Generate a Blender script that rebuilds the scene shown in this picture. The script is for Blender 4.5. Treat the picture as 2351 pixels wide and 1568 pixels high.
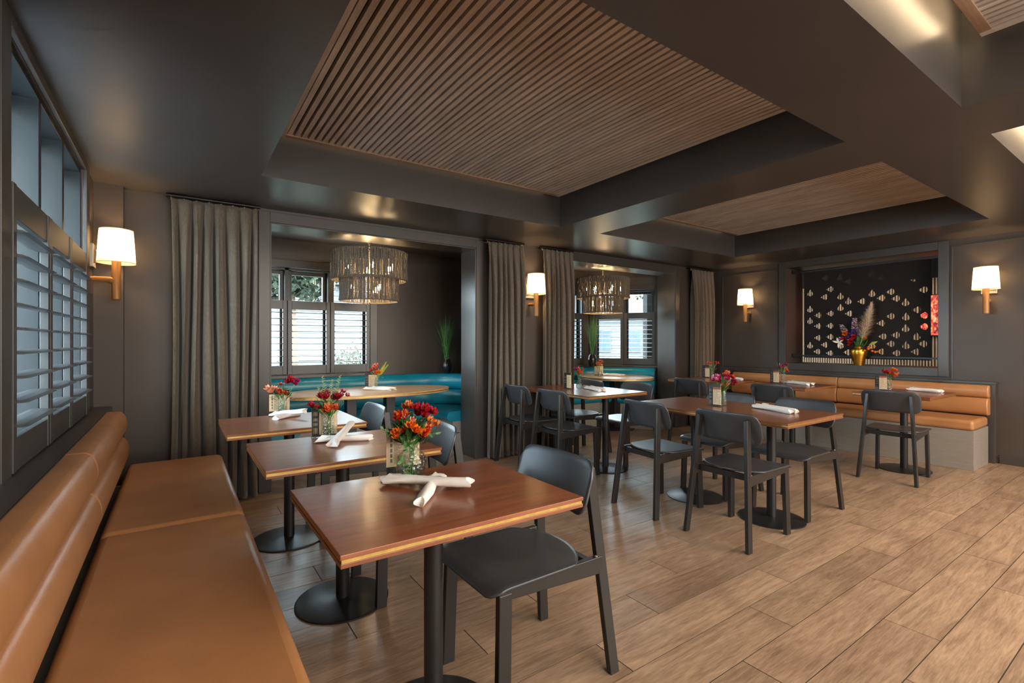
import bpy, math, random
from mathutils import Vector, Matrix, noise as mnoise
random.seed(7)
R = math.radians
PI = math.pi
scene = bpy.context.scene
C = bpy.context.collection
for o in list(bpy.data.objects): bpy.data.objects.remove(o)

# ------------------------------------------------------------------ camera, world, lights, exposure
cam_d = bpy.data.cameras.new('camera'); cam = bpy.data.objects.new('camera', cam_d); C.objects.link(cam)
cam_d.sensor_width = 36.0; cam_d.lens = 36.0 * 1118.0 / 2351.0; cam_d.clip_start = 0.02; cam_d.clip_end = 300
YAW = math.atan(769.5 / 1118.0)
cam.location = (0, 0, 1.25); cam.rotation_euler = (R(90), 0, -YAW)
scene.camera = cam
scene.view_settings.view_transform = 'Standard'; scene.view_settings.look = 'None'
scene.view_settings.gamma = 1.0; scene.view_settings.use_curve_mapping = False
scene.view_settings.exposure = 0.38
scene.cycles.use_denoising = True
scene.cycles.max_bounces = 7; scene.cycles.diffuse_bounces = 4; scene.cycles.glossy_bounces = 3
scene.cycles.transmission_bounces = 6; scene.cycles.transparent_max_bounces = 14
scene.cycles.caustics_reflective = False; scene.cycles.caustics_refractive = False
scene.cycles.sample_clamp_indirect = 4.0
scene.cycles.blur_glossy = 0.5

world = bpy.data.worlds.new('sky'); scene.world = world; world.use_nodes = True
wn = world.node_tree.nodes; wl = world.node_tree.links
bg = wn['Background']
sky = wn.new('ShaderNodeTexSky'); sky.sky_type = 'HOSEK_WILKIE'; sky.turbidity = 5.0; sky.ground_albedo = 0.5
sky.sun_direction = Vector((0.33, 0.47, 1.0)).normalized()
mixw = wn.new('ShaderNodeMix'); mixw.data_type = 'RGBA'; mixw.inputs['Factor'].default_value = 0.6
mixw.inputs[7].default_value = (0.80, 0.92, 1.0, 1)
wl.new(sky.outputs[0], mixw.inputs[6]); wl.new(mixw.outputs[2], bg.inputs[0])
bg.inputs[1].default_value = 33.0

def light(name, kind, loc, rot, energy, color, size=None, sy=None, spot=None):
    d = bpy.data.lights.new(name, kind); d.energy = energy; d.color = color
    o = bpy.data.objects.new(name, d); C.objects.link(o); o.location = loc; o.rotation_euler = rot
    if kind == 'AREA':
        d.shape = 'RECTANGLE'; d.size = size; d.size_y = sy
    elif kind == 'SUN': d.angle = R(1.0)
    elif kind == 'SPOT':
        d.spot_size = spot; d.spot_blend = 0.6; d.shadow_soft_size = size or 0.03
    else: d.shadow_soft_size = size or 0.03
    return o
sun = light('sun_light', 'SUN', (8, 8, 10), (0, 0, 0), 9.0, (1.0, 0.93, 0.82))
sun.rotation_euler = Vector((0.35, 0.49, 1.0)).to_track_quat('Z', 'Y').to_euler()
# area light added behind the camera as fill; the front wall has no windows
light('front_fill', 'AREA', (3.2, -3.3, 1.5), (R(90), 0, 0), 185, (1.0, 0.94, 0.86), 6.0, 1.9)
# warm fill added right of and behind the camera, in place of downlights
light('room_fill', 'AREA', (4.6, -1.2, 2.32), (R(10), R(0), 0), 190, (1.0, 0.82, 0.64), 3.0, 2.0)

light('aisle_fill', 'AREA', (0.9, -1.2, 2.32), (R(20), 0, 0), 75, (1.0, 0.88, 0.74), 1.8, 1.2)  # extra warm fill added to brighten the left bench and near table

# ------------------------------------------------------------------ materials
def nt(name):
    m = bpy.data.materials.new(name); m.use_nodes = True
    return m, m.node_tree.nodes, m.node_tree.links, m.node_tree.nodes['Principled BSDF']
def rgba(c): return (c[0], c[1], c[2], 1)
def mat(name, col, rough=0.5, metal=0.0, var=0.12, scale=6.0, bump=0.0, bscale=200.0, spec=0.5, stretch=(1, 1, 1), coat=0.0, sheen=0.0):
    m, n, l, b = nt(name)
    tc = n.new('ShaderNodeTexCoord'); mp = n.new('ShaderNodeMapping'); mp.inputs['Scale'].default_value = stretch
    l.new(tc.outputs['Object'], mp.inputs[0])
    nz = n.new('ShaderNodeTexNoise'); nz.inputs['Scale'].default_value = scale; nz.inputs['Detail'].default_value = 4
    l.new(mp.outputs[0], nz.inputs['Vector'])
    cr = n.new('ShaderNodeValToRGB'); l.new(nz.outputs['Fac'], cr.inputs[0])
    cr.color_ramp.elements[0].position = 0.3; cr.color_ramp.elements[1].position = 0.7
    cr.color_ramp.elements[0].color = rgba([c * (1 - var) for c in col]); cr.color_ramp.elements[1].color = rgba([min(1, c * (1 + var)) for c in col])
    l.new(cr.outputs[0], b.inputs['Base Color'])
    b.inputs['Roughness'].default_value = rough; b.inputs['Metallic'].default_value = metal
    b.inputs['Specular IOR Level'].default_value = spec; b.inputs['Coat Weight'].default_value = coat
    b.inputs['Sheen Weight'].default_value = sheen
    if bump:
        n2 = n.new('ShaderNodeTexNoise'); n2.inputs['Scale'].default_value = bscale; n2.inputs['Detail'].default_value = 3
        l.new(mp.outputs[0], n2.inputs['Vector'])
        bp = n.new('ShaderNodeBump'); bp.inputs['Strength'].default_value = bump; bp.inputs['Distance'].default_value = 0.002
        l.new(n2.outputs['Fac'], bp.inputs['Height']); l.new(bp.outputs[0], b.inputs['Normal'])
    return m
def wood(name, c1, c2, rough=0.35, axis=0, fine=60.0, coat=0.0, rnd=0.0, c3=None, bump=0.15):
    m, n, l, b = nt(name)
    tc = n.new('ShaderNodeTexCoord'); oi = n.new('ShaderNodeObjectInfo')
    off = n.new('ShaderNodeVectorMath'); off.operation = 'MULTIPLY_ADD'
    cmb = n.new('ShaderNodeCombineXYZ')
    for k in range(3): l.new(oi.outputs['Random'], cmb.inputs[k])
    l.new(cmb.outputs[0], off.inputs[0]); off.inputs[1].default_value = (31.7, 17.3, 9.1); l.new(tc.outputs['Object'], off.inputs[2])
    mp = n.new('ShaderNodeMapping'); sc = [1, 1, 1]; sc[axis] = 0.09
    mp.inputs['Scale'].default_value = sc; l.new(off.outputs[0], mp.inputs[0])
    n1 = n.new('ShaderNodeTexNoise'); n1.inputs['Scale'].default_value = fine; n1.inputs['Detail'].default_value = 6; n1.inputs['Roughness'].default_value = 0.65
    n2 = n.new('ShaderNodeTexNoise'); n2.inputs['Scale'].default_value = fine * 0.14; n2.inputs['Detail'].default_value = 4; n2.inputs['Distortion'].default_value = 1.8
    l.new(mp.outputs[0], n1.inputs['Vector']); l.new(mp.outputs[0], n2.inputs['Vector'])
    mx = n.new('ShaderNodeMath'); mx.operation = 'ADD'; l.new(n1.outputs['Fac'], mx.inputs[0]); l.new(n2.outputs['Fac'], mx.inputs[1])
    hf = n.new('ShaderNodeMath'); hf.operation = 'MULTIPLY'; hf.inputs[1].default_value = 0.5; l.new(mx.outputs[0], hf.inputs[0])
    cr = n.new('ShaderNodeValToRGB'); l.new(hf.outputs[0], cr.inputs[0])
    cr.color_ramp.elements[0].position = 0.36; cr.color_ramp.elements[1].position = 0.62
    cr.color_ramp.elements[0].color = rgba(c1); cr.color_ramp.elements[1].color = rgba(c2)
    out = cr.outputs[0]
    if c3:
        n3 = n.new('ShaderNodeTexNoise'); n3.inputs['Scale'].default_value = 2.4; n3.inputs['Detail'].default_value = 2; l.new(off.outputs[0], n3.inputs['Vector'])
        r3 = n.new('ShaderNodeValToRGB'); r3.color_ramp.elements[0].position = 0.45; r3.color_ramp.elements[1].position = 0.72; l.new(n3.outputs['Fac'], r3.inputs[0])
        m3 = n.new('ShaderNodeMix'); m3.data_type = 'RGBA'; m3.blend_type = 'MULTIPLY'; l.new(r3.outputs[0], m3.inputs['Factor'])
        l.new(out, m3.inputs[6]); m3.inputs[7].default_value = rgba(c3); out = m3.outputs[2]
    if rnd:
        hs = n.new('ShaderNodeHueSaturation'); mr = n.new('ShaderNodeMapRange'); mr.inputs[3].default_value = 1 - rnd; mr.inputs[4].default_value = 1 + rnd
        l.new(oi.outputs['Random'], mr.inputs[0]); l.new(mr.outputs[0], hs.inputs['Value']); l.new(out, hs.inputs['Color']); out = hs.outputs[0]
    l.new(out, b.inputs['Base Color']); b.inputs['Roughness'].default_value = rough
    b.inputs['Coat Weight'].default_value = coat; b.inputs['Coat Roughness'].default_value = 0.12
    bp = n.new('ShaderNodeBump'); bp.inputs['Strength'].default_value = bump; bp.inputs['Distance'].default_value = 0.001
    l.new(n1.outputs['Fac'], bp.inputs['Height']); l.new(bp.outputs[0], b.inputs['Normal'])
    return m
def emit(name, col, s):
    m, n, l, b = nt(name)
    b.inputs['Base Color'].default_value = rgba(col); b.inputs['Emission Color'].default_value = rgba(col); b.inputs['Emission Strength'].default_value = s
    return m
def glass_pane(name, col=(0.93, 0.97, 0.96), ior=1.45, facet=0.0):
    m, n, l, b = nt(name); n.remove(b)
    out = n['Material Output']; tr = n.new('ShaderNodeBsdfTransparent'); gl = n.new('ShaderNodeBsdfGlossy'); gl.inputs['Roughness'].default_value = 0.03
    fr = n.new('ShaderNodeLayerWeight'); fr.inputs[0].default_value = 0.5; mx = n.new('ShaderNodeMixShader')
    pw = n.new('ShaderNodeMath'); pw.operation = 'POWER'; pw.inputs[1].default_value = 4.0; l.new(fr.outputs['Facing'], pw.inputs[0])
    ma = n.new('ShaderNodeMath'); ma.operation = 'MULTIPLY_ADD'; ma.inputs[1].default_value = 0.75; ma.inputs[2].default_value = ((ior - 1) / (ior + 1)) ** 2; l.new(pw.outputs[0], ma.inputs[0])
    tr.inputs[0].default_value = rgba(col)
    if facet:
        v = n.new('ShaderNodeTexVoronoi'); v.inputs['Scale'].default_value = 75
        tc = n.new('ShaderNodeTexCoord'); l.new(tc.outputs['Object'], v.inputs['Vector'])
        bp = n.new('ShaderNodeBump'); bp.inputs['Strength'].default_value = facet; bp.inputs['Distance'].default_value = 0.006
        l.new(v.outputs['Distance'], bp.inputs['Height']); l.new(bp.outputs[0], fr.inputs['Normal']); l.new(bp.outputs[0], gl.inputs['Normal'])
    l.new(ma.outputs[0], mx.inputs[0]); l.new(tr.outputs[0], mx.inputs[1]); l.new(gl.outputs[0], mx.inputs[2]); l.new(mx.outputs[0], out.inputs[0])
    return m
def cloth_shade(name):
    m, n, l, b = nt(name); n.remove(b); out = n['Material Output']
    d = n.new('ShaderNodeBsdfDiffuse'); t = n.new('ShaderNodeBsdfTranslucent'); mx = n.new('ShaderNodeMixShader'); mx.inputs[0].default_value = 0.6
    wv = n.new('ShaderNodeTexNoise'); wv.inputs['Scale'].default_value = 300
    cr = n.new('ShaderNodeValToRGB'); cr.color_ramp.elements[0].color = (0.80, 0.72, 0.58, 1); cr.color_ramp.elements[1].color = (0.95, 0.88, 0.74, 1)
    l.new(wv.outputs[0], cr.inputs[0]); l.new(cr.outputs[0], d.inputs[0]); l.new(cr.outputs[0], t.inputs[0])
    l.new(d.outputs[0], mx.inputs[1]); l.new(t.outputs[0], mx.inputs[2]); l.new(mx.outputs[0], out.inputs[0])
    return m
M = {}
M['wall'] = mat('dark_taupe_wall_paint', (0.060, 0.046, 0.038), 0.45, var=0.07, scale=3, bump=0.08, bscale=120)
M['ceil'] = mat('dark_ceiling_paint', (0.070, 0.063, 0.060), 0.34, var=0.07, scale=2.5, bump=0.10, bscale=60)
M['trim'] = mat('dark_trim_paint', (0.055, 0.048, 0.044), 0.33, var=0.05, scale=4)
M['cove'] = mat('coffer_side_paint', (0.075, 0.064, 0.055), 0.45, var=0.06, scale=3)
M['shut'] = mat('shutter_paint', (0.055, 0.057, 0.059), 0.32, var=0.05, scale=5)
M['sash'] = mat('window_sash_dark', (0.010, 0.014, 0.016), 0.35, var=0.05)
M['floor'] = wood('oak_look_plank', (0.205, 0.130, 0.082), (0.41, 0.282, 0.188), 0.32, axis=0, fine=170, rnd=0.12, c3=(0.72, 0.69, 0.70))
M['under'] = mat('grout_dark', (0.03, 0.02, 0.014), 0.8)
M['slat'] = wood('walnut_slat', (0.42, 0.355, 0.305), (0.66, 0.58, 0.51), 0.55, axis=1, fine=70, rnd=0.10)
M['slatframe'] = wood('walnut_frame', (0.28, 0.17, 0.11), (0.44, 0.29, 0.20), 0.5, axis=0, fine=60)
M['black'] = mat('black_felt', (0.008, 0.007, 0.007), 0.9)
M['table'] = wood('reddish_walnut_top', (0.165, 0.048, 0.019), (0.29, 0.098, 0.042), 0.28, axis=0, fine=90, coat=0.25, rnd=0.05, bump=0.01)
M['table_y'] = wood('walnut_top_cross', (0.15, 0.050, 0.022), (0.26, 0.10, 0.048), 0.28, axis=1, fine=90, coat=0.25, rnd=0.05, bump=0.01)
M['oak'] = wood('light_oak_top', (0.50, 0.27, 0.12), (0.68, 0.41, 0.20), 0.28, axis=0, fine=60, coat=0.2, bump=0.01)
M['brass'] = mat('brushed_brass', (0.62, 0.42, 0.13), 0.38, metal=0.9, var=0.2, scale=30)
M['steel'] = mat('black_powder_steel', (0.012, 0.012, 0.013), 0.36, var=0.1, bump=0.15, bscale=500, spec=0.5)
M['chair'] = mat('charcoal_metal_shell', (0.078, 0.082, 0.090), 0.37, metal=0.5, var=0.08, scale=8, bump=0.05, bscale=700)
M['chairleg'] = mat('charcoal_metal_leg', (0.030, 0.028, 0.027), 0.32, metal=0.3, var=0.08, scale=8)
M['tan'] = mat('caramel_leather', (0.42, 0.195, 0.078), 0.36, var=0.10, scale=5, bump=0.25, bscale=160)
M['teal'] = mat('teal_leather', (0.005, 0.20, 0.29), 0.30, var=0.18, scale=5, bump=0.2, bscale=120)
M['base'] = mat('grey_laminate_base', (0.26, 0.235, 0.205), 0.45, var=0.06, scale=9, stretch=(1, 1, 6))
M['curtain'] = mat('taupe_velvet_curtain', (0.120, 0.092, 0.066), 0.8, var=0.28, scale=160, bump=0.3, bscale=400, stretch=(1, 1, 0.25), sheen=0.3)
M['rod'] = mat('black_rod', (0.012, 0.009, 0.008), 0.35, metal=0.3)
M['shade'] = cloth_shade('linen_lampshade')
M['oakpost'] = wood('honey_oak_turned', (0.28, 0.12, 0.03), (0.50, 0.24, 0.07), 0.4, axis=2, fine=70)
M['plate'] = mat('sconce_backplate_metal', (0.50, 0.44, 0.36), 0.35, metal=0.5)
M['napkin'] = mat('white_linen', (0.90, 0.87, 0.83), 0.85, var=0.03, scale=20, bump=0.35, bscale=40)
M['acrylic'] = glass_pane('acrylic', (0.97, 0.98, 0.98), 1.25)
M['cutglass'] = glass_pane('cut_glass', (0.93, 0.95, 0.94), 1.55, 1.0)
M['plainglass'] = glass_pane('plain_vase_glass', (0.96, 0.98, 0.97), 1.5, 0.25)
M['water'] = glass_pane('vase_water', (0.93, 0.96, 0.93), 1.2)
M['pane'] = glass_pane('window_glass')
M['card_tan'] = mat('menu_card_kraft', (0.85, 0.62, 0.40), 0.55, var=0.12, scale=40)
M['card_black'] = mat('menu_card_black', (0.02, 0.017, 0.015), 0.5)
M['card_grey'] = mat('menu_card_photo_grey', (0.20, 0.18, 0.16), 0.5, var=0.5, scale=120)
M['card_red'] = mat('menu_card_rust', (0.35, 0.09, 0.03), 0.5)
M['ink'] = mat('menu_ink', (0.07, 0.055, 0.04), 0.6)
M['leaf'] = mat('fresh_leaf', (0.055, 0.17, 0.035), 0.45, var=0.35, scale=40)
M['leaf_pale'] = mat('pale_leaf', (0.16, 0.27, 0.12), 0.5, var=0.3, scale=40)
M['leaf_lime'] = mat('lime_leaf', (0.42, 0.46, 0.04), 0.5, var=0.2, scale=30)
M['leaf_rust'] = mat('rust_leaf', (0.45, 0.10, 0.01), 0.45, var=0.3, scale=40)
M['stem'] = mat('green_stem', (0.10, 0.22, 0.05), 0.5)
for nm, c in dict(red=(0.50, 0.012, 0.022), crimson=(0.33, 0.006, 0.035), orange=(0.75, 0.16, 0.012), coral=(0.78, 0.20, 0.12), magenta=(0.58, 0.02, 0.26), peach=(0.80, 0.36, 0.18), pink=(0.75, 0.30, 0.33), purple=(0.20, 0.08, 0.48), white=(0.80, 0.78, 0.70), lilac=(0.68, 0.52, 0.60), salmon=(0.82, 0.42, 0.34)).items():
    M[nm] = mat('petal_' + nm, c, 0.5, var=0.22, scale=90)
M['grass'] = mat('grass_blade', (0.07, 0.19, 0.05), 0.5, var=0.35, scale=30)
M['vaseblack'] = mat('black_ceramic', (0.012, 0.012, 0.014), 0.25)
M['gold'] = mat('gold_vase', (0.78, 0.42, 0.06), 0.27, metal=0.95, var=0.2, scale=25, bump=0.7, bscale=55)
M['pampas'] = mat('pampas_plume', (0.85, 0.70, 0.53), 0.9, var=0.15, scale=60)
M['rope'] = mat('woven_abaca', (0.13, 0.105, 0.082), 0.8, var=0.45, scale=90, bump=0.5, bscale=300)
M['bulb'] = emit('lamp_bulb', (1.0, 0.72, 0.38), 60)
M['led'] = emit('led_strip', (1.0, 0.74, 0.44), 70)
M['led_dim'] = emit('led_strip_low', (1.0, 0.78, 0.48), 3.0)
M['spot'] = emit('downlight_lens', (1.0, 0.93, 0.85), 25)
M['screenpanel'] = mat('perforated_steel', (0.017, 0.014, 0.014), 0.6, var=0.06, spec=0.2)
M['housewhite'] = mat('white_siding', (0.085, 0.085, 0.088), 0.7, var=0.04)
M['roof'] = mat('grey_shingle', (0.04, 0.04, 0.042), 0.9, var=0.2, scale=8)
M['houseglass'] = mat('house_window_glass', (0.06, 0.08, 0.11), 0.1)
M['lawn'] = mat('lawn_grass', (0.028, 0.038, 0.020), 0.9, var=0.3, scale=2)
M['path'] = mat('pale_bounce_ground', (0.66, 0.69, 0.74), 0.9)  # pale colour for the added ground that bounces daylight indoors
M['shrub'] = mat('shrub_leaf', (0.026, 0.042, 0.020), 0.6, var=0.45, scale=9)
M['tree'] = mat('tree_leaf', (0.022, 0.034, 0.016), 0.6, var=0.45, scale=7)
M['bark'] = mat('bark', (0.12, 0.08, 0.05), 0.9)
M['ext'] = mat('added_exterior_dark', (0.018, 0.034, 0.040), 0.8)  # for the added backdrop wall and sky-blocking slab outside the left window
def fire_mat():
    m, n, l, b = nt('flame_video')
    tc = n.new('ShaderNodeTexCoord'); mp = n.new('ShaderNodeMapping'); mp.inputs['Scale'].default_value = (1, 3.0, 1.5); l.new(tc.outputs['Object'], mp.inputs[0])
    nz = n.new('ShaderNodeTexNoise'); nz.inputs['Scale'].default_value = 5.5; nz.inputs['Detail'].default_value = 8; nz.inputs['Roughness'].default_value = 0.7; nz.inputs['Distortion'].default_value = 1.5
    l.new(mp.outputs[0], nz.inputs['Vector'])
    cr = n.new('ShaderNodeValToRGB'); l.new(nz.outputs['Fac'], cr.inputs[0]); e = cr.color_ramp.elements
    e[0].position = 0.38; e[0].color = (0.08, 0.0, 0.01, 1); e[1].position = 0.62; e[1].color = (1, 0.75, 0.45, 1)
    q = e.new(0.47); q.color = (0.75, 0.03, 0.04, 1); q = e.new(0.54); q.color = (1, 0.25, 0.06, 1)
    l.new(cr.outputs[0], b.inputs['Emission Color']); b.inputs['Emission Strength'].default_value = 0.85; b.inputs['Base Color'].default_value = (0, 0, 0, 1)
    return m
M['fire'] = fire_mat()

# ------------------------------------------------------------------ geometry helpers
class MB:
    def __init__(s): s.v = []; s.f = []; s.mi = []; s.mats = []
    def slot(s, m):
        if m not in s.mats: s.mats.append(m)
        return s.mats.index(m)
    def add(s, vs, fs, m=None, tf=None):
        o = len(s.v); k = s.slot(m) if m else 0
        for p in vs:
            p = Vector(p)
            s.v.append(tf @ p if tf is not None else p)
        for f in fs: s.f.append([i + o for i in f]); s.mi.append(k)
        return s
    def box(s, a, b, m=None, tf=None):
        (x0, y0, z0), (x1, y1, z1) = a, b
        return s.add([(x0, y0, z0), (x1, y0, z0), (x1, y1, z0), (x0, y1, z0), (x0, y0, z1), (x1, y0, z1), (x1, y1, z1), (x0, y1, z1)],
                     [(0, 3, 2, 1), (4, 5, 6, 7), (0, 1, 5, 4), (1, 2, 6, 5), (2, 3, 7, 6), (3, 0, 4, 7)], m, tf)
    def bar(s, p0, p1, wx, wy, m=None):           # horizontal-cut rectangular bar between two points
        vs = []
        for p in (p0, p1):
            for sx, sy in ((-1, -1), (1, -1), (1, 1), (-1, 1)): vs.append((p[0] + sx * wx / 2, p[1] + sy * wy / 2, p[2]))
        return s.add(vs, [(0, 3, 2, 1), (4, 5, 6, 7), (0, 1, 5, 4), (1, 2, 6, 5), (2, 3, 7, 6), (3, 0, 4, 7)], m)
    def tube(s, pts, r, n=8, m=None, cap=True):
        pts = [Vector(p) for p in pts]; rs = r if isinstance(r, (list, tuple)) else [r] * len(pts)
        vs = []; up = None
        for i, p in enumerate(pts):
            t = (pts[min(i + 1, len(pts) - 1)] - pts[max(i - 1, 0)]).normalized()
            if up is None: up = Vector((0, 0, 1)) if abs(t.z) < 0.9 else Vector((1, 0, 0))
            a = t.cross(up).normalized(); b = a.cross(t).normalized(); up = b
            for k in range(n):
                w = 2 * PI * k / n; vs.append(p + (a * math.cos(w) + b * math.sin(w)) * rs[i])
        fs = []
        for i in range(len(pts) - 1):
            for k in range(n): fs.append((i * n + k, i * n + (k + 1) % n, (i + 1) * n + (k + 1) % n, (i + 1) * n + k))
        if cap: fs.append(tuple(range(n - 1, -1, -1))); fs.append(tuple(range((len(pts) - 1) * n, len(pts) * n)))
        return s.add(vs, fs, m)
    def lathe(s, prof, c=(0, 0, 0), n=24, m=None, close=False):
        vs = []; fs = []
        for (r, z) in prof:
            for k in range(n):
                w = 2 * PI * k / n; vs.append((c[0] + r * math.cos(w), c[1] + r * math.sin(w), c[2] + z))
        P = len(prof)
        for i in range(P - 1 + (1 if close else 0)):
            j = (i + 1) % P
            for k in range(n): fs.append((i * n + k, i * n + (k + 1) % n, j * n + (k + 1) % n, j * n + k))
        if not close:
            fs.append(tuple(range(n - 1, -1, -1))); fs.append(tuple(range((P - 1) * n, P * n)))
        return s.add(vs, fs, m)
    def prism(s, poly, z0, z1, m=None):
        n = len(poly); vs = [(x, y, z0) for x, y in poly] + [(x, y, z1) for x, y in poly]
        fs = [tuple(range(n - 1, -1, -1)), tuple(range(n, 2 * n))] + [(i, (i + 1) % n, n + (i + 1) % n, n + i) for i in range(n)]
        return s.add(vs, fs, m)
    def grid(s, fn, nu, nv, m=None):
        vs = [fn(i / nu, j / nv) for j in range(nv + 1) for i in range(nu + 1)]
        fs = [(j * (nu + 1) + i, j * (nu + 1) + i + 1, (j + 1) * (nu + 1) + i + 1, (j + 1) * (nu + 1) + i) for j in range(nv) for i in range(nu)]
        return s.add(vs, fs, m)
    def sweep(s, path, prof, m=None):             # path: xy polyline; prof: (inward offset, z) closed loop
        n = len(path); P = len(prof); vs = []
        for i, p in enumerate(path):
            p = Vector(p); d0 = (p - Vector(path[i - 1])).normalized() if i > 0 else None
            d1 = (Vector(path[i + 1]) - p).normalized() if i < n - 1 else None
            d0 = d0 or d1; d1 = d1 or d0
            t = (d0 + d1).normalized(); nn = Vector((t.y, -t.x)); k = 1 / max(0.5, nn.dot(Vector((d0.y, -d0.x))))
            for (o, z) in prof: q = p - nn * o * k; vs.append((q.x, q.y, z))
        fs = [(i * P + k, i * P + (k + 1) % P, (i + 1) * P + (k + 1) % P, (i + 1) * P + k) for i in range(n - 1) for k in range(P)]
        fs += [tuple(range(P)), tuple(range((n - 1) * P, n * P))[::-1]]
        return s.add(vs, fs, m)
    def build(s, name, m=None, parent=None, smooth=False, bevel=0.0, seg=2, solid=0.0, angle=35, loc=None):
        me = bpy.data.meshes.new(name); me.from_pydata([tuple(p) for p in s.v], [], s.f)
        if m is not None: me.materials.append(m)
        else:
            for q in s.mats: me.materials.append(q)
            me.polygons.foreach_set('material_index', s.mi)
        me.validate(); me.update()
        if smooth:
            me.polygons.foreach_set('use_smooth', [True] * len(me.polygons))
            try: me.set_sharp_from_angle(angle=R(angle))
            except Exception: pass
        o = bpy.data.objects.new(name, me); C.objects.link(o)
        if parent: o.parent = parent
        if loc: o.location = loc
        if solid:
            md = o.modifiers.new('solid', 'SOLIDIFY'); md.thickness = solid; md.offset = 0
        if bevel:
            md = o.modifiers.new('bevel', 'BEVEL'); md.width = bevel; md.segments = seg; md.limit_method = 'ANGLE'; md.angle_limit = R(40)
        return o
def fixn(o):                                      # consistent outward normals
    import bmesh
    b = bmesh.new(); b.from_mesh(o.data); bmesh.ops.recalc_face_normals(b, faces=b.faces); b.to_mesh(o.data); b.free(); return o
def tag(o, label=None, cat=None, group=None, kind=None):
    if label: o['label'] = label
    if cat: o['category'] = cat
    if group: o['group'] = group
    if kind: o['kind'] = kind
    return o
def empty(name, loc, rz=0):
    o = bpy.data.objects.new(name, None); o.empty_display_size = 0.1; C.objects.link(o); o.location = loc; o.rotation_euler = (0, 0, rz); return o
def copy_tree(o, parent=None):
    c = o.copy(); C.objects.link(c)
    if parent: c.parent = parent
    for ch in [q for q in KIDS.get(o.name, [])]: 
        d = copy_tree(ch, c); KIDS.setdefault(c.name, []).append(d)
    return c
KIDS = {}
def scan():
    KIDS.clear()
    for q in bpy.data.objects:
        if q.parent: KIDS.setdefault(q.parent.name, []).append(q)

CEIL = 2.355
# ------------------------------------------------------------------ structure: floor planks
fl = MB().box((-0.9, -3.6, -0.12), (10.6, 5.9, -0.0022), M['under']).build('floor', M['under']); tag(fl, kind='structure')
plank_me = None
offs = [0.225, 0.625, 1.025]                       # joint offset of each row, period of three rows
row_offs = {0: 0.225, 1: 0.625, 2: 1.025}
plank = MB().box((0.0022, 0.0022, -0.006), (1.1978, 0.1978, 0.0), M['floor'])
pm = plank.build('plank', M['floor'], fl, bevel=0.0)
pm.location = (0.225, 0.66, 0)
first = True
for r in range(-10, 26):
    y0 = 0.66 + 0.2 * r
    # rows: y .66 joint 2.625, .86 joint 1.825, 1.06 joint 2.225 (then repeating)
    j = {0: 2.625, 1: 1.825, 2: 2.225}[r % 3]
    x = j - 1.2 * 5
    while x < 6.93:
        xa, xb = max(x, -0.47), min(x + 1.2, 6.94)
        if y0 > 4.55: xa, xb = max(xa, 0.1), min(xb, 6.5)
        if xb - xa > 0.03:
            if xb - xa > 1.199 and not first: o = pm.copy(); C.objects.link(o); o.location = (x, y0, 0)
            elif first and xb - xa > 1.199: pm.location = (x, y0, 0); first = False
            else:
                o = MB().box((0.0022, 0.0022, -0.006), (xb - xa - 0.0022, 0.1978, 0)).build('plank', M['floor'], fl, loc=(xa, y0, 0))
        x += 1.2

# ------------------------------------------------------------------ ceiling with coffers
YF, YB = -3.5, 5.73
COF = [(0.463, 3.05, 1.176, 3.615), (3.57, 6.02, 1.176, 3.60), (0.463, 3.05, -1.75, 0.692), (3.57, 6.02, -1.75, 0.688)]
ce = MB()
for x0, x1 in ((-0.475, 0.463), (3.05, 3.57), (6.02, 6.95)): ce.box((x0, YF, CEIL), (x1, 4.8, 2.80))
for x0, x1, yb in ((0.463, 3.05, 3.615), (3.57, 6.02, 3.60)):
    ce.box((x0, yb, CEIL), (x1, 4.8, 2.80)); ce.box((x0, 0.69, CEIL), (x1, 1.176, 2.80)); ce.box((x0, YF, CEIL), (x1, -1.75, 2.80))
ce.box((-0.475, YF, 2.80), (6.95, 4.8, 2.9))
ce.box((0.1, 4.8, CEIL), (6.6, YB + 0.25, 2.9))
tag(ce.build('ceiling', M['ceil']), kind='structure')
names = ['big slatted walnut ceiling panel over the tables by the left windows', 'slatted walnut ceiling panel over the tables along the right-hand bench',
         'slatted walnut ceiling panel with bright edge glow at the top right of the picture', 'slatted walnut ceiling panel in the recess cut by the right edge of the picture']
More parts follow.
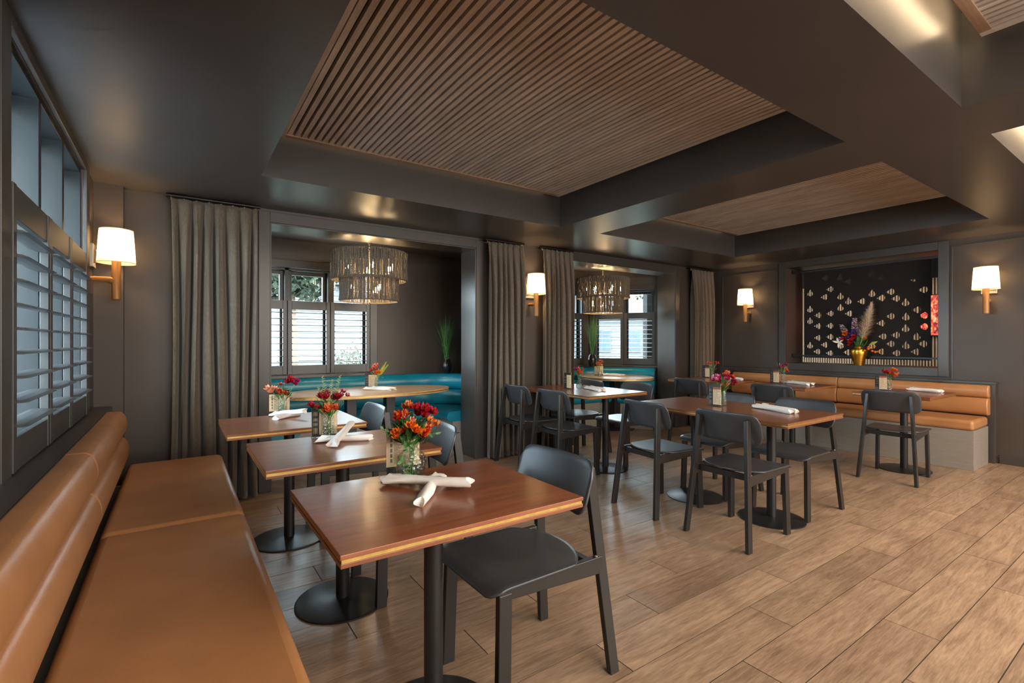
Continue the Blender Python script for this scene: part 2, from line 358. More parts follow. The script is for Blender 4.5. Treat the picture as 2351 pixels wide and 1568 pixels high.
def ceiling_panel(k, x0, x1, y0, y1, ledm):
    t = empty('slatted_ceiling_panel', ((x0 + x1) / 2, (y0 + y1) / 2, 2.61)); tag(t, names[k], 'ceiling panel', 'slatted ceiling panels')
    g = 0.09; a, b = (x1 - x0) / 2 - g, (y1 - y0) / 2 - g
    for (p, q) in (((-a, -b, 0), (-a + 0.04, b, 0.06)), ((a - 0.04, -b, 0), (a, b, 0.06))): MB().box(p, q).build('frame_board', M['slat'], t)
    for (p, q) in (((-a + 0.04, -b, 0), (a - 0.04, -b + 0.04, 0.06)), ((-a + 0.04, b - 0.04, 0), (a - 0.04, b, 0.06))): MB().box(p, q).build('frame_board', M['slatframe'], t)
    MB().box((-a + 0.04, -b + 0.04, 0.035), (a - 0.04, b - 0.04, 0.05)).build('felt_backing', M['black'], t)
    MB().box((-a + 0.1, -b + 0.1, 0.06), (a - 0.1, b - 0.1, 0.19)).build('mounting_box', M['black'], t)
    n = int((2 * a - 0.08) / 0.0437); w = (2 * a - 0.08) / n
    s0 = MB().box((0, -b + 0.04, 0.006), (0.0275, b - 0.04, 0.034)).build('slat', M['slat'], t); s0.location = (-a + 0.04 + (w - 0.0275) / 2, 0, 0)
    for i in range(1, n):
        s = s0.copy(); C.objects.link(s); s.location.x += i * w
    ls = MB()
    for (p, q) in (((-a, b - 0.012, 0.062), (a - 0.05, b, 0.072)), ((-a, -b, 0.062), (a - 0.05, -b + 0.012, 0.072))): ls.box(p, q)
    ls.build('led_strip', ledm, t)
for k, cf in enumerate(COF): ceiling_panel(k, *cf, ledm=(M['led_dim'] if k < 2 else M['led']))

# ------------------------------------------------------------------ windows with plantation shutters
def basis(o, u, n):                                # local: x=u (along), y=n (into the room), z up
    u = Vector((u[0], u[1], 0)).normalized(); n = Vector((n[0], n[1], 0)).normalized()
    return Matrix(((u.x, n.x, 0, o[0]), (u.y, n.y, 0, o[1]), (0, 0, 1, 0), (0, 0, 0, 1)))
def shutter_window(name, o, u, n, cuts, z0, zs, zt, rail, depth, tilt=0.0, front=0.015, casew=0.085, nl=9, casing=True, lw=0.075):
    """cuts: positions along u of the unit edges; z0 sill, zs shutter top, zt head; front: how far the shutters stand proud"""
    T = basis(o, u, n); w = bpy.data.objects.new(name, None); C.objects.link(w); w.matrix_world = T; tag(w, kind='structure')
    a, b = cuts[0], cuts[-1]
    if casing:
        cs = MB(); cs.box((a - casew, 0, z0 - 0.03), (a, 0.018, zt + casew)); cs.box((b, 0, z0 - 0.03), (b + casew, 0.018, zt + casew)); cs.box((a, 0, zt), (b, 0.018, zt + casew))
        cs.build('casing', M['trim'], w, bevel=0.003)
    MB().box((a - casew, -depth, z0 - 0.035), (b + casew, 0.05, z0)).build('sill', M['trim'], w, bevel=0.004)
    fr = MB()
    for i, c in enumerate(cuts):
        h = 0.022 if 0 < i < len(cuts) - 1 else 0.012
        fr.box((c - h, -depth, z0), (c + h, -0.012, zt))
    fr.box((a, -depth, zt - 0.025), (b, -0.012, zt)); fr.box((a, -depth, z0), (b, -0.03, z0 + 0.02))
    fr.build('window_frame', M['sash'], w, bevel=0.002)
    for c0, c1 in zip(cuts[:-1], cuts[1:]):
        sa = MB(); p, q = c0 + 0.022, c1 - 0.022; s = 0.04
        sa.box((p, -depth + 0.005, z0 + 0.02), (p + s, -depth + 0.045, zt - 0.025)); sa.box((q - s, -depth + 0.005, z0 + 0.02), (q, -depth + 0.045, zt - 0.025))
        sa.box((p + s, -depth + 0.005, zt - 0.065), (q - s, -depth + 0.045, zt - 0.025)); sa.box((p + s, -depth + 0.005, z0 + 0.02), (q - s, -depth + 0.045, z0 + 0.06))
        so = sa.build('sash', M['sash'], w, bevel=0.002)
        MB().box((p + s, -depth + 0.022, z0 + 0.06), (q - s, -depth + 0.026, zt - 0.065)).build('pane', M['pane'], so)
        st = 0.042
        sh = MB(); p, q = c0 + 0.004, c1 - 0.004; y0, y1 = front - 0.028, front
        sh.box((p, y0, z0 + 0.008), (p + st, y1, zs)); sh.box((q - st, y0, z0 + 0.008), (q, y1, zs))
        sh.box((p + st, y0 + 0.003, z0 + 0.008), (q - st, y1 - 0.003, z0 + 0.008 + rail)); sh.box((p + st, y0 + 0.003, zs - rail), (q - st, y1 - 0.003, zs))
        so = sh.build('shutter_panel', M['shut'], w, bevel=0.002)
        la, lb = z0 + 0.008 + rail, zs - rail
        l0 = MB()
        hw = lw / 2; prof = [(-hw, 0), (-hw * 0.6, 0.0045), (0, 0.0058), (hw * 0.6, 0.0045), (hw, 0), (hw * 0.6, -0.0045), (0, -0.0058), (-hw * 0.6, -0.0045)]
        L = (q - st) - (p + st); n8 = len(prof)
        l0.add([(0.002, y, z) for y, z in prof] + [(L - 0.002, y, z) for y, z in prof], [tuple(range(n8)), tuple(range(2 * n8 - 1, n8 - 1, -1))] + [(i, n8 + i, n8 + (i + 1) % n8, (i + 1) % n8) for i in range(n8)])
        lo = l0.build('louver', M['shut'], so)
        for i in range(nl):
            lv = lo if i == 0 else lo.copy()
            if i: C.objects.link(lv)
            lv.location = (p + st, front - 0.014, la + (i + 0.5) * (lb - la) / nl); lv.rotation_euler = (R(tilt), 0, 0)
    return w
WL = -0.475
shutter_window('window_1', (WL, 0), (0, 1), (1, 0), [2.30, 2.89, 3.41, 3.97], 0.795, 1.79, 2.31, 0.115, 0.17, tilt=-6, front=0.022, casew=0.11, nl=9, lw=0.088)
shutter_window('window_2', (0, YB), (1, 0), (0, -1), [0.535, 0.985, 1.435, 1.89], 0.885, 1.695, 2.05, 0.095, 0.13, tilt=5, nl=9)
ang_c = Vector((5.43, YB)); ang_d = Vector((0.58, -0.81)).normalized(); ang_n = Vector((-ang_d.y, ang_d.x)) * -1
shutter_window('window_3', (0, YB), (1, 0), (0, -1), [3.96, 4.40, 4.84, 5.31], 0.885, 1.695, 2.05, 0.095, 0.13, tilt=5, nl=9)
shutter_window('window_4', ang_c, ang_d, ang_n, [0.09, 0.555, 1.03], 0.885, 1.695, 2.05, 0.095, 0.13, tilt=5, nl=9, casew=0.07)

shutter_window('window_5', (0.1, 0), (0, 1), (1, 0), [4.90, 5.225, 5.55], 0.885, 1.695, 2.05, 0.095, 0.13, tilt=5, nl=9, casew=0.06)
# ------------------------------------------------------------------ walls
w = MB(); X0 = WL - 0.20
w.box((X0, YF, 0), (WL, 2.30, 2.9)); w.box((X0, 3.97, 0), (WL, 4.8, 2.9)); w.box((X0, 2.30, 0), (WL, 3.97, 0.76)); w.box((X0, 2.30, 2.31), (WL, 3.97, 2.9))
tag(w.build('wall_left', M['wall']), kind='structure')
w = MB()
w.box((WL, 4.5, 0), (0.64, 4.8, CEIL)); w.box((2.626, 4.5, 0), (3.72, 4.8, CEIL)); w.box((5.974, 4.5, 0), (6.95, 4.8, CEIL))
w.box((0.64, 4.5, 2.245), (2.626, 4.8, CEIL)); w.box((3.72, 4.5, 2.25), (5.974, 4.8, CEIL))
w.box((WL, 4.41, 0), (-0.313, 4.5, CEIL))
tag(w.build('wall_curtain_side', M['wall']), kind='structure')
def casing(nm, x0, x1, zt, wd=0.085, y=4.5):
    c = MB(); c.box((x0 - wd, y - 0.018, 0), (x0, y, zt + wd)); c.box((x1, y - 0.018, 0), (x1 + wd, y, zt + wd)); c.box((x0, y - 0.018, zt), (x1, y, zt + wd))
    c.box((x0 - 0.0, y - 0.012, 0), (x0 + 0.012, y + 0.3, zt)); c.box((x1 - 0.012, y - 0.012, 0), (x1, y + 0.3, zt)); c.box((x0 + 0.012, y - 0.012, zt - 0.012), (x1 - 0.012, y + 0.3, zt))
    tag(c.build(nm, M['trim'], bevel=0.002), kind='structure')
casing('trim_1', 0.64, 2.626, 2.245); casing('trim_2', 3.72, 5.974, 2.25)
# alcove back wall and sides
w = MB(); T2 = 0.18
def hole_wall(w, x0, x1, a, b, z0, z1, y0=YB, y1=YB + T2, top=CEIL):
    w.box((x0, y0, 0), (a, y1, top)); w.box((b, y0, 0), (x1, y1, top)); w.box((a, y0, 0), (b, y1, z0)); w.box((a, y0, z1), (b, y1, top))
hole_wall(w, 0.1, 3.38, 0.535, 1.89, 0.85, 2.05); hole_wall(w, 3.38, 5.43, 3.96, 5.31, 0.85, 2.05)
tag(w.build('wall_back', M['wall']), kind='structure')
w = MB()
for q0, q1, r0, r1 in ((4.8, 4.90, 0, CEIL), (5.55, YB + T2, 0, CEIL), (4.90, 5.55, 0, 0.85), (4.90, 5.55, 2.05, CEIL)): w.box((-0.05, q0, r0), (0.1, q1, r1))
w.box((3.33, 4.8, 0), (3.45, YB, CEIL)); tag(w.build('wall_alcove_side', M['wall']), kind='structure')
TA = basis(ang_c, ang_d, ang_n); w = MB(); Lw = 1.36
for a, b, c, d in ((-0.06, 0.09, 0, CEIL), (1.03, Lw, 0, CEIL), (0.09, 1.03, 0, 0.85), (0.09, 1.03, 2.05, CEIL)): w.box((a, -T2, c), (b, 0, d), None, TA)
tag(w.build('wall_angled', M['wall']), kind='structure')
# right wall with the pass-through opening
XR = 6.95; OY0, OY1, OZ0, OZ1 = 1.765, 3.40, 0.955, 2.262
w = MB(); w.box((XR, YF, 0), (7.40, OY0, 2.9)); w.box((XR, OY1, 0), (7.40, 5.2, 2.9)); w.box((XR, OY0, 0), (7.40, OY1, OZ0)); w.box((XR, OY0, OZ1), (7.40, OY1, 2.9))
tag(w.build('wall_right', M['wall']), kind='structure')
c = MB(); cw = 0.092
c.box((XR - 0.02, OY0 - cw, OZ0 - cw), (XR, OY0, OZ1 + cw)); c.box((XR - 0.02, OY1, OZ0 - cw), (XR, OY1 + cw, OZ1 + cw))
c.box((XR - 0.02, OY0, OZ1), (XR, OY1, OZ1 + cw)); c.box((XR - 0.03, OY0, OZ0 - cw), (XR, OY1, OZ0))
tag(c.build('trim_3', M['trim'], bevel=0.003), kind='structure')
# panel moulding on the right wall
c = MB()
def frame_rect(c, y0, y1, z0, z1, t=0.014, d=0.010, x=XR):
    for (p, q) in (((x - d, y0, z0), (x, y0 + t, z1)), ((x - d, y1 - t, z0), (x, y1, z1)), ((x - d, y0 + t, z0), (x, y1 - t, z0 + t)), ((x - d, y0 + t, z1 - t), (x, y1 - t, z1))): c.box(p, q)
frame_rect(c, 3.515, 4.36, 0.87, 2.262); frame_rect(c, -0.9, 1.655, 0.06, 2.29)
tag(c.build('trim_4', M['trim'], bevel=0.002), kind='structure')
w = MB(); w.box((X0, YF - 0.15, 0), (7.4, YF, 2.9)); tag(w.build('wall_front', M['wall']), kind='structure')
b = MB(); b.box((XR - 0.012, YF, 0), (XR, 1.28, 0.09)); tag(b.build('baseboard_right', M['trim'], bevel=0.003), kind='structure')
# ledge between the window sill and the left bench back
MBs = MB().box((WL, 0.2, 0.765), (-0.372, 4.405, 0.797)).box((-0.392, 0.2, 0.0), (-0.374, 4.405, 0.765))
tag(MBs.build('trim_5', M['trim'], bevel=0.003), kind='structure')

# ------------------------------------------------------------------ room seen through the opening
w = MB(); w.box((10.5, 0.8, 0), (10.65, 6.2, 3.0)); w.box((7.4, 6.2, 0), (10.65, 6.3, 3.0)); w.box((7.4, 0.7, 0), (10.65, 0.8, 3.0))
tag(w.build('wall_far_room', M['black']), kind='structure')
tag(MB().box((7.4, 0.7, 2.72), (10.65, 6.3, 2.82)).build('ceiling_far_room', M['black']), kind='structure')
fs = empty('slatted_feature_wall', (10.5, 3.7, 0)); tag(fs, 'wood and black slatted wall seen behind the perforated screen', 'feature wall')
s0 = MB().box((-0.03, 0, 0.1), (0, 0.024, 2.32)).build('slat', wood('pale_slat', (0.26, 0.17, 0.10), (0.42, 0.30, 0.19), 0.6, axis=2, fine=60), fs)
s0.location = (0, -1.95, 0)
for i in range(1, 96):
    s = s0.copy(); C.objects.link(s); s.location.y = -1.95 + i * 0.042
tv = empty('flame_screen', (10.44, 2.30, 1.69)); tag(tv, 'wall screen showing red and orange flames behind the perforated panel', 'screen')
MB().box((-0.02, -0.60, -0.35), (0.02, 0.60, 0.35)).build('screen_housing', M['black'], tv)
MB().box((-0.024, -0.58, -0.335), (-0.021, 0.58, 0.335)).build('picture', M['fire'], tv)
for k, (x, y) in enumerate(((9.2, 3.16), (8.45, 2.26))):
    d = empty('downlight', (x, y, 2.70)); tag(d, ('round ceiling downlight shining in front of the perforated panel top', 'round ceiling downlight seen right of the perforated panel')[k], 'downlight', 'far room downlights')
    MB().lathe([(0.055, 0.02), (0.055, 0), (0.045, -0.004), (0.045, 0.018)], n=20).build('trim_ring', M['steel'], d)
    MB().lathe([(0.044, 0.0), (0.044, -0.003)], n=20).build('lens', M['spot'], d)
    light('downlight_beam', 'SPOT', (x + 0.3, y, 2.68), (0, R(-20), 0), 34, (1, 0.86, 0.68), 0.05, spot=R(110))
light('far_room_glow', 'AREA', (9.3, 3.9, 2.6), (0, R(-35), 0), 15, (1, 0.85, 0.65), 1.0, 2.0)

# ------------------------------------------------------------------ perforated sliding screen
def ray_to_x(px, py, X):
    a = (px - 1175.5) / 1118.0; b_ = (784 - py) / 1118.0; s, c_ = math.sin(YAW), math.cos(YAW)
    t = X / (c_ * a + s); return ((-s * a + c_) * t, 1.25 + b_ * t)
cut = [(527, 452, 'L'), (685, 443, 'U'), (770, 490, 'L'), (1025, 408, 'U'), (1122, 448, 'L'), (1213, 375, 'L'), (1282, 450, 'L'), (1455, 458, 'L'), (1565, 345, 'L'),
 (578, 572, 'L'), (370, 612, 'U'), (520, 655, 'L'), (690, 645, 'U'), (775, 695, 'U'), (915, 700, 'L'), (1025, 615, 'U'), (1120, 665, 'L'), (1218, 600, 'L'), (1275, 670, 'L'), (1565, 577, 'L'), (1380, 710, 'U'),
 (368, 783, 'U'), (452, 848, 'L'), (580, 830, 'L'), (690, 765, 'U'), (780, 830, 'L'), (1218, 858, 'L'), (1495, 790, 'L'), (1568, 850, 'L'), (1385, 862, 'U'),
 (368, 905, 'U'), (450, 962, 'L'), (577, 960, 'L'), (1118, 932, 'L'), (1380, 985, 'U'), (1568, 968, 'L'), (450, 1087, 'L'), (577, 1077, 'L'), (1135, 1072, 'L'), (1273, 1058, 'L'), (1495, 1070, 'U'),
 (368, 1165, 'U'), (522, 1160, 'L'), (690, 1165, 'U'), (1025, 1165, 'U'), (1218, 1150, 'L'), (1385, 1165, 'U'), (1560, 1150, 'L'),
 (443, 1232, 'L'), (575, 1250, 'L'), (762, 1240, 'L'), (1115, 1232, 'L'), (1278, 1248, 'L'), (1483, 1235, 'L')]
scr = empty('perforated_screen', (7.15, 2.57, 1.03)); tag(scr, 'dark perforated metal sliding screen in the wall opening above the right bench', 'screen panel')
cu = bpy.data.curves.new('panel', 'CURVE'); cu.dimensions = '2D'; cu.fill_mode = 'BOTH'; cu.extrude = 0.006
def spl(pts):
    s = cu.splines.new('POLY'); s.points.add(len(pts) - 1)
    for p, q in zip(s.points, pts): p.co = (q[0], q[1], 0, 1)
    s.use_cyclic_u = True
spl([(-0.685, 0.0), (0.685, 0.0), (0.685, 1.17), (-0.685, 1.17)])
for (cx, cy, k) in cut:
    yy, zz = ray_to_x(1780 + cx / 4.611, 540 + cy / 4.611, 7.15); h, v = yy - 2.57, zz - 1.03
    hs, vs = 0.043, 0.040
    pts = [(hs * 1.15, 0)]                        # pointed toward +y (left in the picture), rounded behind
    for w_ in (55, 70, 85): pass
    pts += [(-0.25 * hs, vs)] + [(-0.25 * hs - 0.75 * hs * math.sin(R(t)), vs * math.cos(R(t))) for t in (25, 50, 75, 105, 130, 155)] + [(-0.25 * hs, -vs)]
    if k == 'U': pts = [(-q, p * 1.05) for p, q in pts]
    spl([(h + p, v + q) for p, q in pts])
co = bpy.data.objects.new('tmpc', cu); C.objects.link(co)
co.rotation_euler = (R(90), 0, R(90)); dg = bpy.context.evaluated_depsgraph_get()
pme = bpy.data.meshes.new_from_object(co.evaluated_get(dg)); bpy.data.objects.remove(co)
pme.materials.clear(); pme.materials.append(M['screenpanel'])
pn = bpy.data.objects.new('panel', pme); C.objects.link(pn); pn.parent = scr; pn.rotation_euler = (R(90), 0, R(90))
MB().box((-0.03, -0.80, 1.175), (0.0, 0.815, 1.20)).build('top_track', M['steel'], scr)
MB().box((-0.05, -0.80, 0.015), (-0.025, 0.815, 0.035)).build('bottom_rail', M['steel'], scr)
for z in (1.165, 0.005): MB().box((-0.06, 0.76, z), (0.0, 0.815, z + 0.045)).build('bracket', M['steel'], scr, bevel=0.003)

# ------------------------------------------------------------------ benches
def cushion(name, a, b, m, parent, r=0.035, seg=5):
    return MB().box(a, b).build(name, m, parent, smooth=True, bevel=r, seg=seg, angle=80)
def roll_back(name, y0, y1, x_front, sgn, zs, parent, m):
    """upholstered back rolls; sgn +1 when the front faces +x"""
    for (z0, z1, xf) in zs:
        h = (z1 - z0) / 2; zc = (z0 + z1) / 2; prof = []
        for k in range(13):
            w_ = -PI / 2 + PI * k / 12
            prof.append((xf + sgn * 0.045 * (math.cos(w_) - 1) , zc + h * math.sin(w_) * (1 if abs(math.sin(w_)) < 1 else 1)))
        prof = [(x_front - sgn * 0.12, z0)] + prof + [(x_front - sgn * 0.12, z1)]
        mb = MB(); n = len(prof); mb.add([(x, y0, z) for x, z in prof] + [(x, y1, z) for x, z in prof], [tuple(range(n)), tuple(range(2 * n - 1, n - 1, -1))] + [(i, n + i, n + (i + 1) % n, (i + 1) % n) for i in range(n)])
        fixn(mb.build(name, m, parent, smooth=True, bevel=0.012, seg=3, angle=50))
lb = empty('leather_bench', (0, 2.2, 0)); tag(lb, 'long caramel leather bench under the left window shutters', 'bench')
for k, (y0, y1) in enumerate(((2.57, 3.99), (1.15, 2.57), (-0.27, 1.15))):
    y0 -= 2.2; y1 -= 2.2
    cushion('seat_cushion', (-0.262, y0 + 0.002, 0.33), (0.262, y1 - 0.002, 0.462), M['tan'], lb, 0.032)
    roll_back('back_roll', y0 + 0.001, y1 - 0.001, -0.25, 1, ((0.64, 0.805, -0.262), (0.47, 0.64, -0.25)), lb, M['tan'])
MB().box((-0.37, -2.47, 0), (0.20, 1.78, 0.33)).build('base', M['base'], lb)
MB().box((-0.37, -2.47, 0.33), (-0.32, 1.78, 0.79)).build('back_board', M['steel'], lb)
rb = empty('leather_bench', (6.6, 2.7, 0)); tag(rb, 'long caramel leather bench along the right wall below the opening', 'bench')
for (y0, y1) in ((1.335, 2.72), (2.72, 4.12)):
    y0 -= 2.7; y1 -= 2.7
    cushion('seat_cushion', (-0.30, y0 + 0.002, 0.385), (0.215, y1 - 0.002, 0.485), M['tan'], rb, 0.03)
    roll_back('back_roll', y0 + 0.001, y1 - 0.001, 0.20, -1, ((0.668, 0.80, 0.215), (0.49, 0.668, 0.185)), rb, M['tan'])
MB().box((-0.285, -1.36, 0.0), (0.23, 1.42, 0.385)).build('base', M['base'], rb, bevel=0.002)
MB().box((-0.292, -1.364, 0.0), (-0.285, 1.42, 0.06)).build('plinth', M['base'], rb, bevel=0.002)
MB().box((0.29, -1.40, 0.0), (0.348, 1.42, 0.825)).box((0.26, -1.41, 0.812), (0.349, 1.42, 0.835)).build('back_board', M['trim'], rb, bevel=0.002)

def arc(cx, cy, r, a0, a1, n=8): return [(cx + r * math.cos(R(a0 + (a1 - a0) * k / n)), cy + r * math.sin(R(a0 + (a1 - a0) * k / n))) for k in range(n + 1)]
def dprof(o0, o1, z0, z1, bulge, n=6):
    pr = [(o0, z1), (o0, z0)]
    for k in range(n + 1):
        w_ = -PI / 2 + PI * k / n; pr.append((o1 - bulge + bulge * math.cos(w_), (z0 + z1) / 2 + (z1 - z0) / 2 * math.sin(w_)))
    return pr
def booth(path, label, flip):
    x = sum(p[0] for p in path) / len(path); y = sum(p[1] for p in path) / len(path)
    t = empty('curved_booth', (x, y, 0)); tag(t, label, 'booth', 'teal leather booths')
    pa = [(p[0] - x, p[1] - y) for p in path]
    for nm, pr, m in (('base', [(0.02, 0.0), (0.53, 0.0), (0.53, 0.36), (0.02, 0.36)], M['base']),
                      ('seat_cushion', dprof(0.10, 0.60, 0.36, 0.475, 0.05), M['teal']),
                      ('back_roll', dprof(0.0, 0.15, 0.475, 0.66, 0.045), M['teal']),
                      ('back_roll', dprof(0.0, 0.13, 0.66, 0.85, 0.06), M['teal'])):
        o = MB().sweep(pa, [(-q[0], q[1]) for q in pr] if flip else pr).build(nm, m, t, smooth=True, angle=60); fixn(o)
    o = MB().sweep(pa, [(-0.02, 0.83), (0.04, 0.83), (0.04, 0.852), (-0.02, 0.852)]); 
    return t
p1 = [(3.05, 4.82)] + arc(2.35, 5.00, 0.70, 0, 90, 10) + arc(1.05, 5.00, 0.70, 90, 180, 10) + [(0.35, 4.82)]
booth(p1, 'curved teal leather booth in the left alcove behind the oval table', False)
p2 = [(5.98, 4.86), (5.62, 5.36)] + [(5.52, 5.49), (5.43, 5.58), (5.30, 5.66), (5.12, 5.69)] + arc(4.15, 5.09, 0.60, 90, 180, 8) + [(3.55, 4.82)]
booth(p2, 'curved teal leather booth in the right alcove under angled shutters', False)
led = MB()   # shelf behind the booth backs up to the alcove walls
led.prism([(3.04, 4.80), (3.33, 4.80), (3.33, YB), (0.1, YB), (0.1, 4.80), (0.36, 4.80)] + arc(1.05, 5.00, 0.69, 180, 90, 8) + arc(2.35, 5.00, 0.69, 90, 0, 8), 0.80, 0.848)
tag(led.build('trim_6', M['trim']), kind='structure')
led = MB(); led.prism([(6.08, 4.82), (5.43, YB), (3.45, YB), (3.45, 4.82), (3.56, 4.82)] + arc(4.15, 5.09, 0.59, 180, 90, 8) + [(5.12, 5.68), (5.28, 5.65), (5.42, 5.57), (5.61, 5.35), (5.97, 4.84)], 0.80, 0.848)
tag(led.build('trim_7', M['trim']), kind='structure')

# ------------------------------------------------------------------ tables
def tabletop(t, sx, sy, m, oval=False):
    def shape(a, b, z0, z1):
        mb = MB()
        if oval: mb.prism([(a * math.cos(2 * PI * k / 72), b * math.sin(2 * PI * k / 72)) for k in range(72)], z0, z1)
        else: mb.box((-a, -b, z0), (a, b, z1))
        return mb
    a, b = sx / 2, sy / 2
    shape(a, b, 0.738, 0.750).build('tabletop', m, t, smooth=oval, bevel=0.0015)
    o = shape(a - 0.004, b - 0.004, 0.7285, 0.738).build('edge_band', M['brass'], t, smooth=oval); o['label'] = 'brass inlay band around the table edge'
    shape(a - 0.001, b - 0.001, 0.717, 0.7285).build('underside_board', m, t, smooth=oval, bevel=0.0015)
def pedestal(t, x, y, r=0.215):
    MB().lathe([(r, 0.0), (r, 0.007), (r - 0.012, 0.011), (0.05, 0.016), (0.034, 0.02)], (x, y, 0), 48).build('base_disc', M['steel'], t, smooth=True)
    MB().lathe([(0.031, 0.016), (0.031, 0.700)], (x, y, 0), 28).build('pole', M['steel'], t, smooth=True)
    MB().box((x - 0.12, y - 0.12, 0.700), (x + 0.12, y + 0.12, 0.717)).build('mounting_plate', M['steel'], t, bevel=0.003)
def table(cx, cy, sx, sy, poles, label, m=None):
    t = empty('dining_table', (cx, cy, 0)); tag(t, label, 'table', 'rectangular walnut tables'); tabletop(t, sx, sy, m or M['table'])
    for px, py in poles: pedestal(t, px - cx, py - cy)
    return t
table(0.696, 1.467, 0.765, 0.612, [(0.696, 1.467)], 'nearest walnut table beside the left bench, brass edge facing the camera')
table(0.655, 2.392, 0.75, 0.625, [(0.662, 2.41)], 'middle of the three walnut tables along the left bench')
table(0.597, 3.325, 0.755, 0.64, [(0.588, 3.35)], 'walnut table along the left bench nearest the left curtain')
table(3.435, 2.12, 0.77, 1.275, [(3.462, 1.796), (3.445, 2.40)], 'long walnut table for four in the middle of the room', M['table_y'])
table(3.475, 3.79, 0.79, 1.10, [(3.482, 3.434), (3.48, 4.06)], 'long walnut table in front of the two middle curtains', M['table_y'])
table(5.79, 3.80, 0.77, 0.77, [(5.79, 3.80)], 'walnut table at the far end of the right bench by the right curtain')
table(5.87, 2.80, 0.75, 0.61, [(5.86, 2.80)], 'walnut table at the middle of the right bench')
table(5.90, 1.765, 0.755, 0.61, [(5.86, 1.75)], 'walnut table at the near end of the right bench')
ov = empty('oval_table', (1.63, 4.95, 0)); tag(ov, 'large oval light wood table under the left chandelier', 'table', 'oval alcove tables'); tabletop(ov, 1.76, 0.92, M['oak'], True)
for dx in (-0.17, 0.24):
    MB().box((dx - 0.05, 0.03, 0.0), (dx + 0.05, 0.13, 0.717)).build('leg_post', M['steel'], ov, bevel=0.004)
MB().box((-0.42, 0.0, 0.0), (0.49, 0.16, 0.014)).build('base_plate', M['steel'], ov, bevel=0.003)
ov = empty('oval_table', (5.22, 4.96, 0)); tag(ov, 'smaller oval table under the right chandelier', 'table', 'oval alcove tables'); tabletop(ov, 0.98, 1.16, M['oak'], True)
MB().box((-0.055, -0.055, 0), (0.055, 0.055, 0.717)).build('leg_post', M['steel'], ov, bevel=0.004)
MB().lathe([(0.28, 0.0), (0.28, 0.008), (0.06, 0.014)], n=40).build('base_disc', M['steel'], ov, smooth=True)

# ------------------------------------------------------------------ chairs
def make_chair():
    t = empty('dining_chair', (0, 0, 0)); tag(t, 'x', 'chair', 'charcoal metal dining chairs')
    def seat(u, v):
        s = 2 * v - 1; rear = 0.165 - 0.075 * s * s - 0.03 * abs(s) ** 6
        fr = -0.295 + 0.035 * max(0, abs(s) - 0.8) / 0.2 * max(0, abs(s) - 0.8) / 0.2
        x = fr + (rear - fr) * u; w_ = 0.215 - 0.004 * u
        z = 0.449 - 0.006 * (1 - s * s) * math.sin(PI * min(1, u * 1.1))
        lip = max(0, (-0.225 - x) / 0.07); z -= 0.026 * lip * lip
        return (x, s * w_, z)
    MB().grid(seat, 26, 18).build('seat', M['chair'], t, smooth=True, solid=0.010, bevel=0.002, seg=1)
    def back(u, v):
        s = 2 * u - 1; y = s * 0.222; r = 0.055; e = max(0, abs(y) - (0.222 - r)); cc = r - math.sqrt(max(0, r * r - e * e))
        z0, z1 = 0.612 + cc, 0.806 - cc; z = z0 + (z1 - z0) * v
        x = 0.182 - 0.034 * s * s - 0.064 * (0.806 - z) / 0.194
        return (x, y, z)
    MB().grid(back, 28, 8).build('backrest', M['chair'], t, smooth=True, solid=0.010, bevel=0.002, seg=1)
    for s in (-1, 1):
        MB().bar((0.245, s * 0.214, 0.0), (0.170, s * 0.160, 0.772), 0.044, 0.024).build('leg', M['chairleg'], t, bevel=0.003)
        MB().bar((-0.244, s * 0.194, 0.0), (-0.232, s * 0.186, 0.425), 0.050, 0.026).build('leg', M['chairleg'], t, bevel=0.003)
        rl = MB(); y0, y1 = s * 0.186, s * 0.186; hw = 0.012
        vs = [(-0.258, y0 - hw, 0.405), (-0.258, y0 + hw, 0.405), (-0.258, y0 + hw, 0.442), (-0.258, y0 - hw, 0.442), (0.205, y1 - hw, 0.378), (0.205, y1 + hw, 0.378), (0.205, y1 + hw, 0.444), (0.205, y1 - hw, 0.444)]
        rl.add(vs, [(0, 3, 2, 1), (4, 5, 6, 7), (0, 1, 5, 4), (1, 2, 6, 5), (2, 3, 7, 6), (3, 0, 4, 7)])
        fixn(rl.build('side_rail', M['chairleg'], t, bevel=0.003))
        fixn(MB().lathe([(0.006, -0.003), (0.006, 0.0), (0.003, 0.002)], (0.180, s * 0.190, 0.447), 10).build('bolt', M['plate'], t))
    MB().box((-0.20, -0.18, 0.412), (-0.17, 0.18, 0.438)).build('cross_bar', M['chairleg'], t)
    MB().box((0.14, -0.185, 0.40), (0.165, 0.185, 0.436)).build('cross_bar', M['chairleg'], t)
    return t
ch0 = make_chair(); scan()
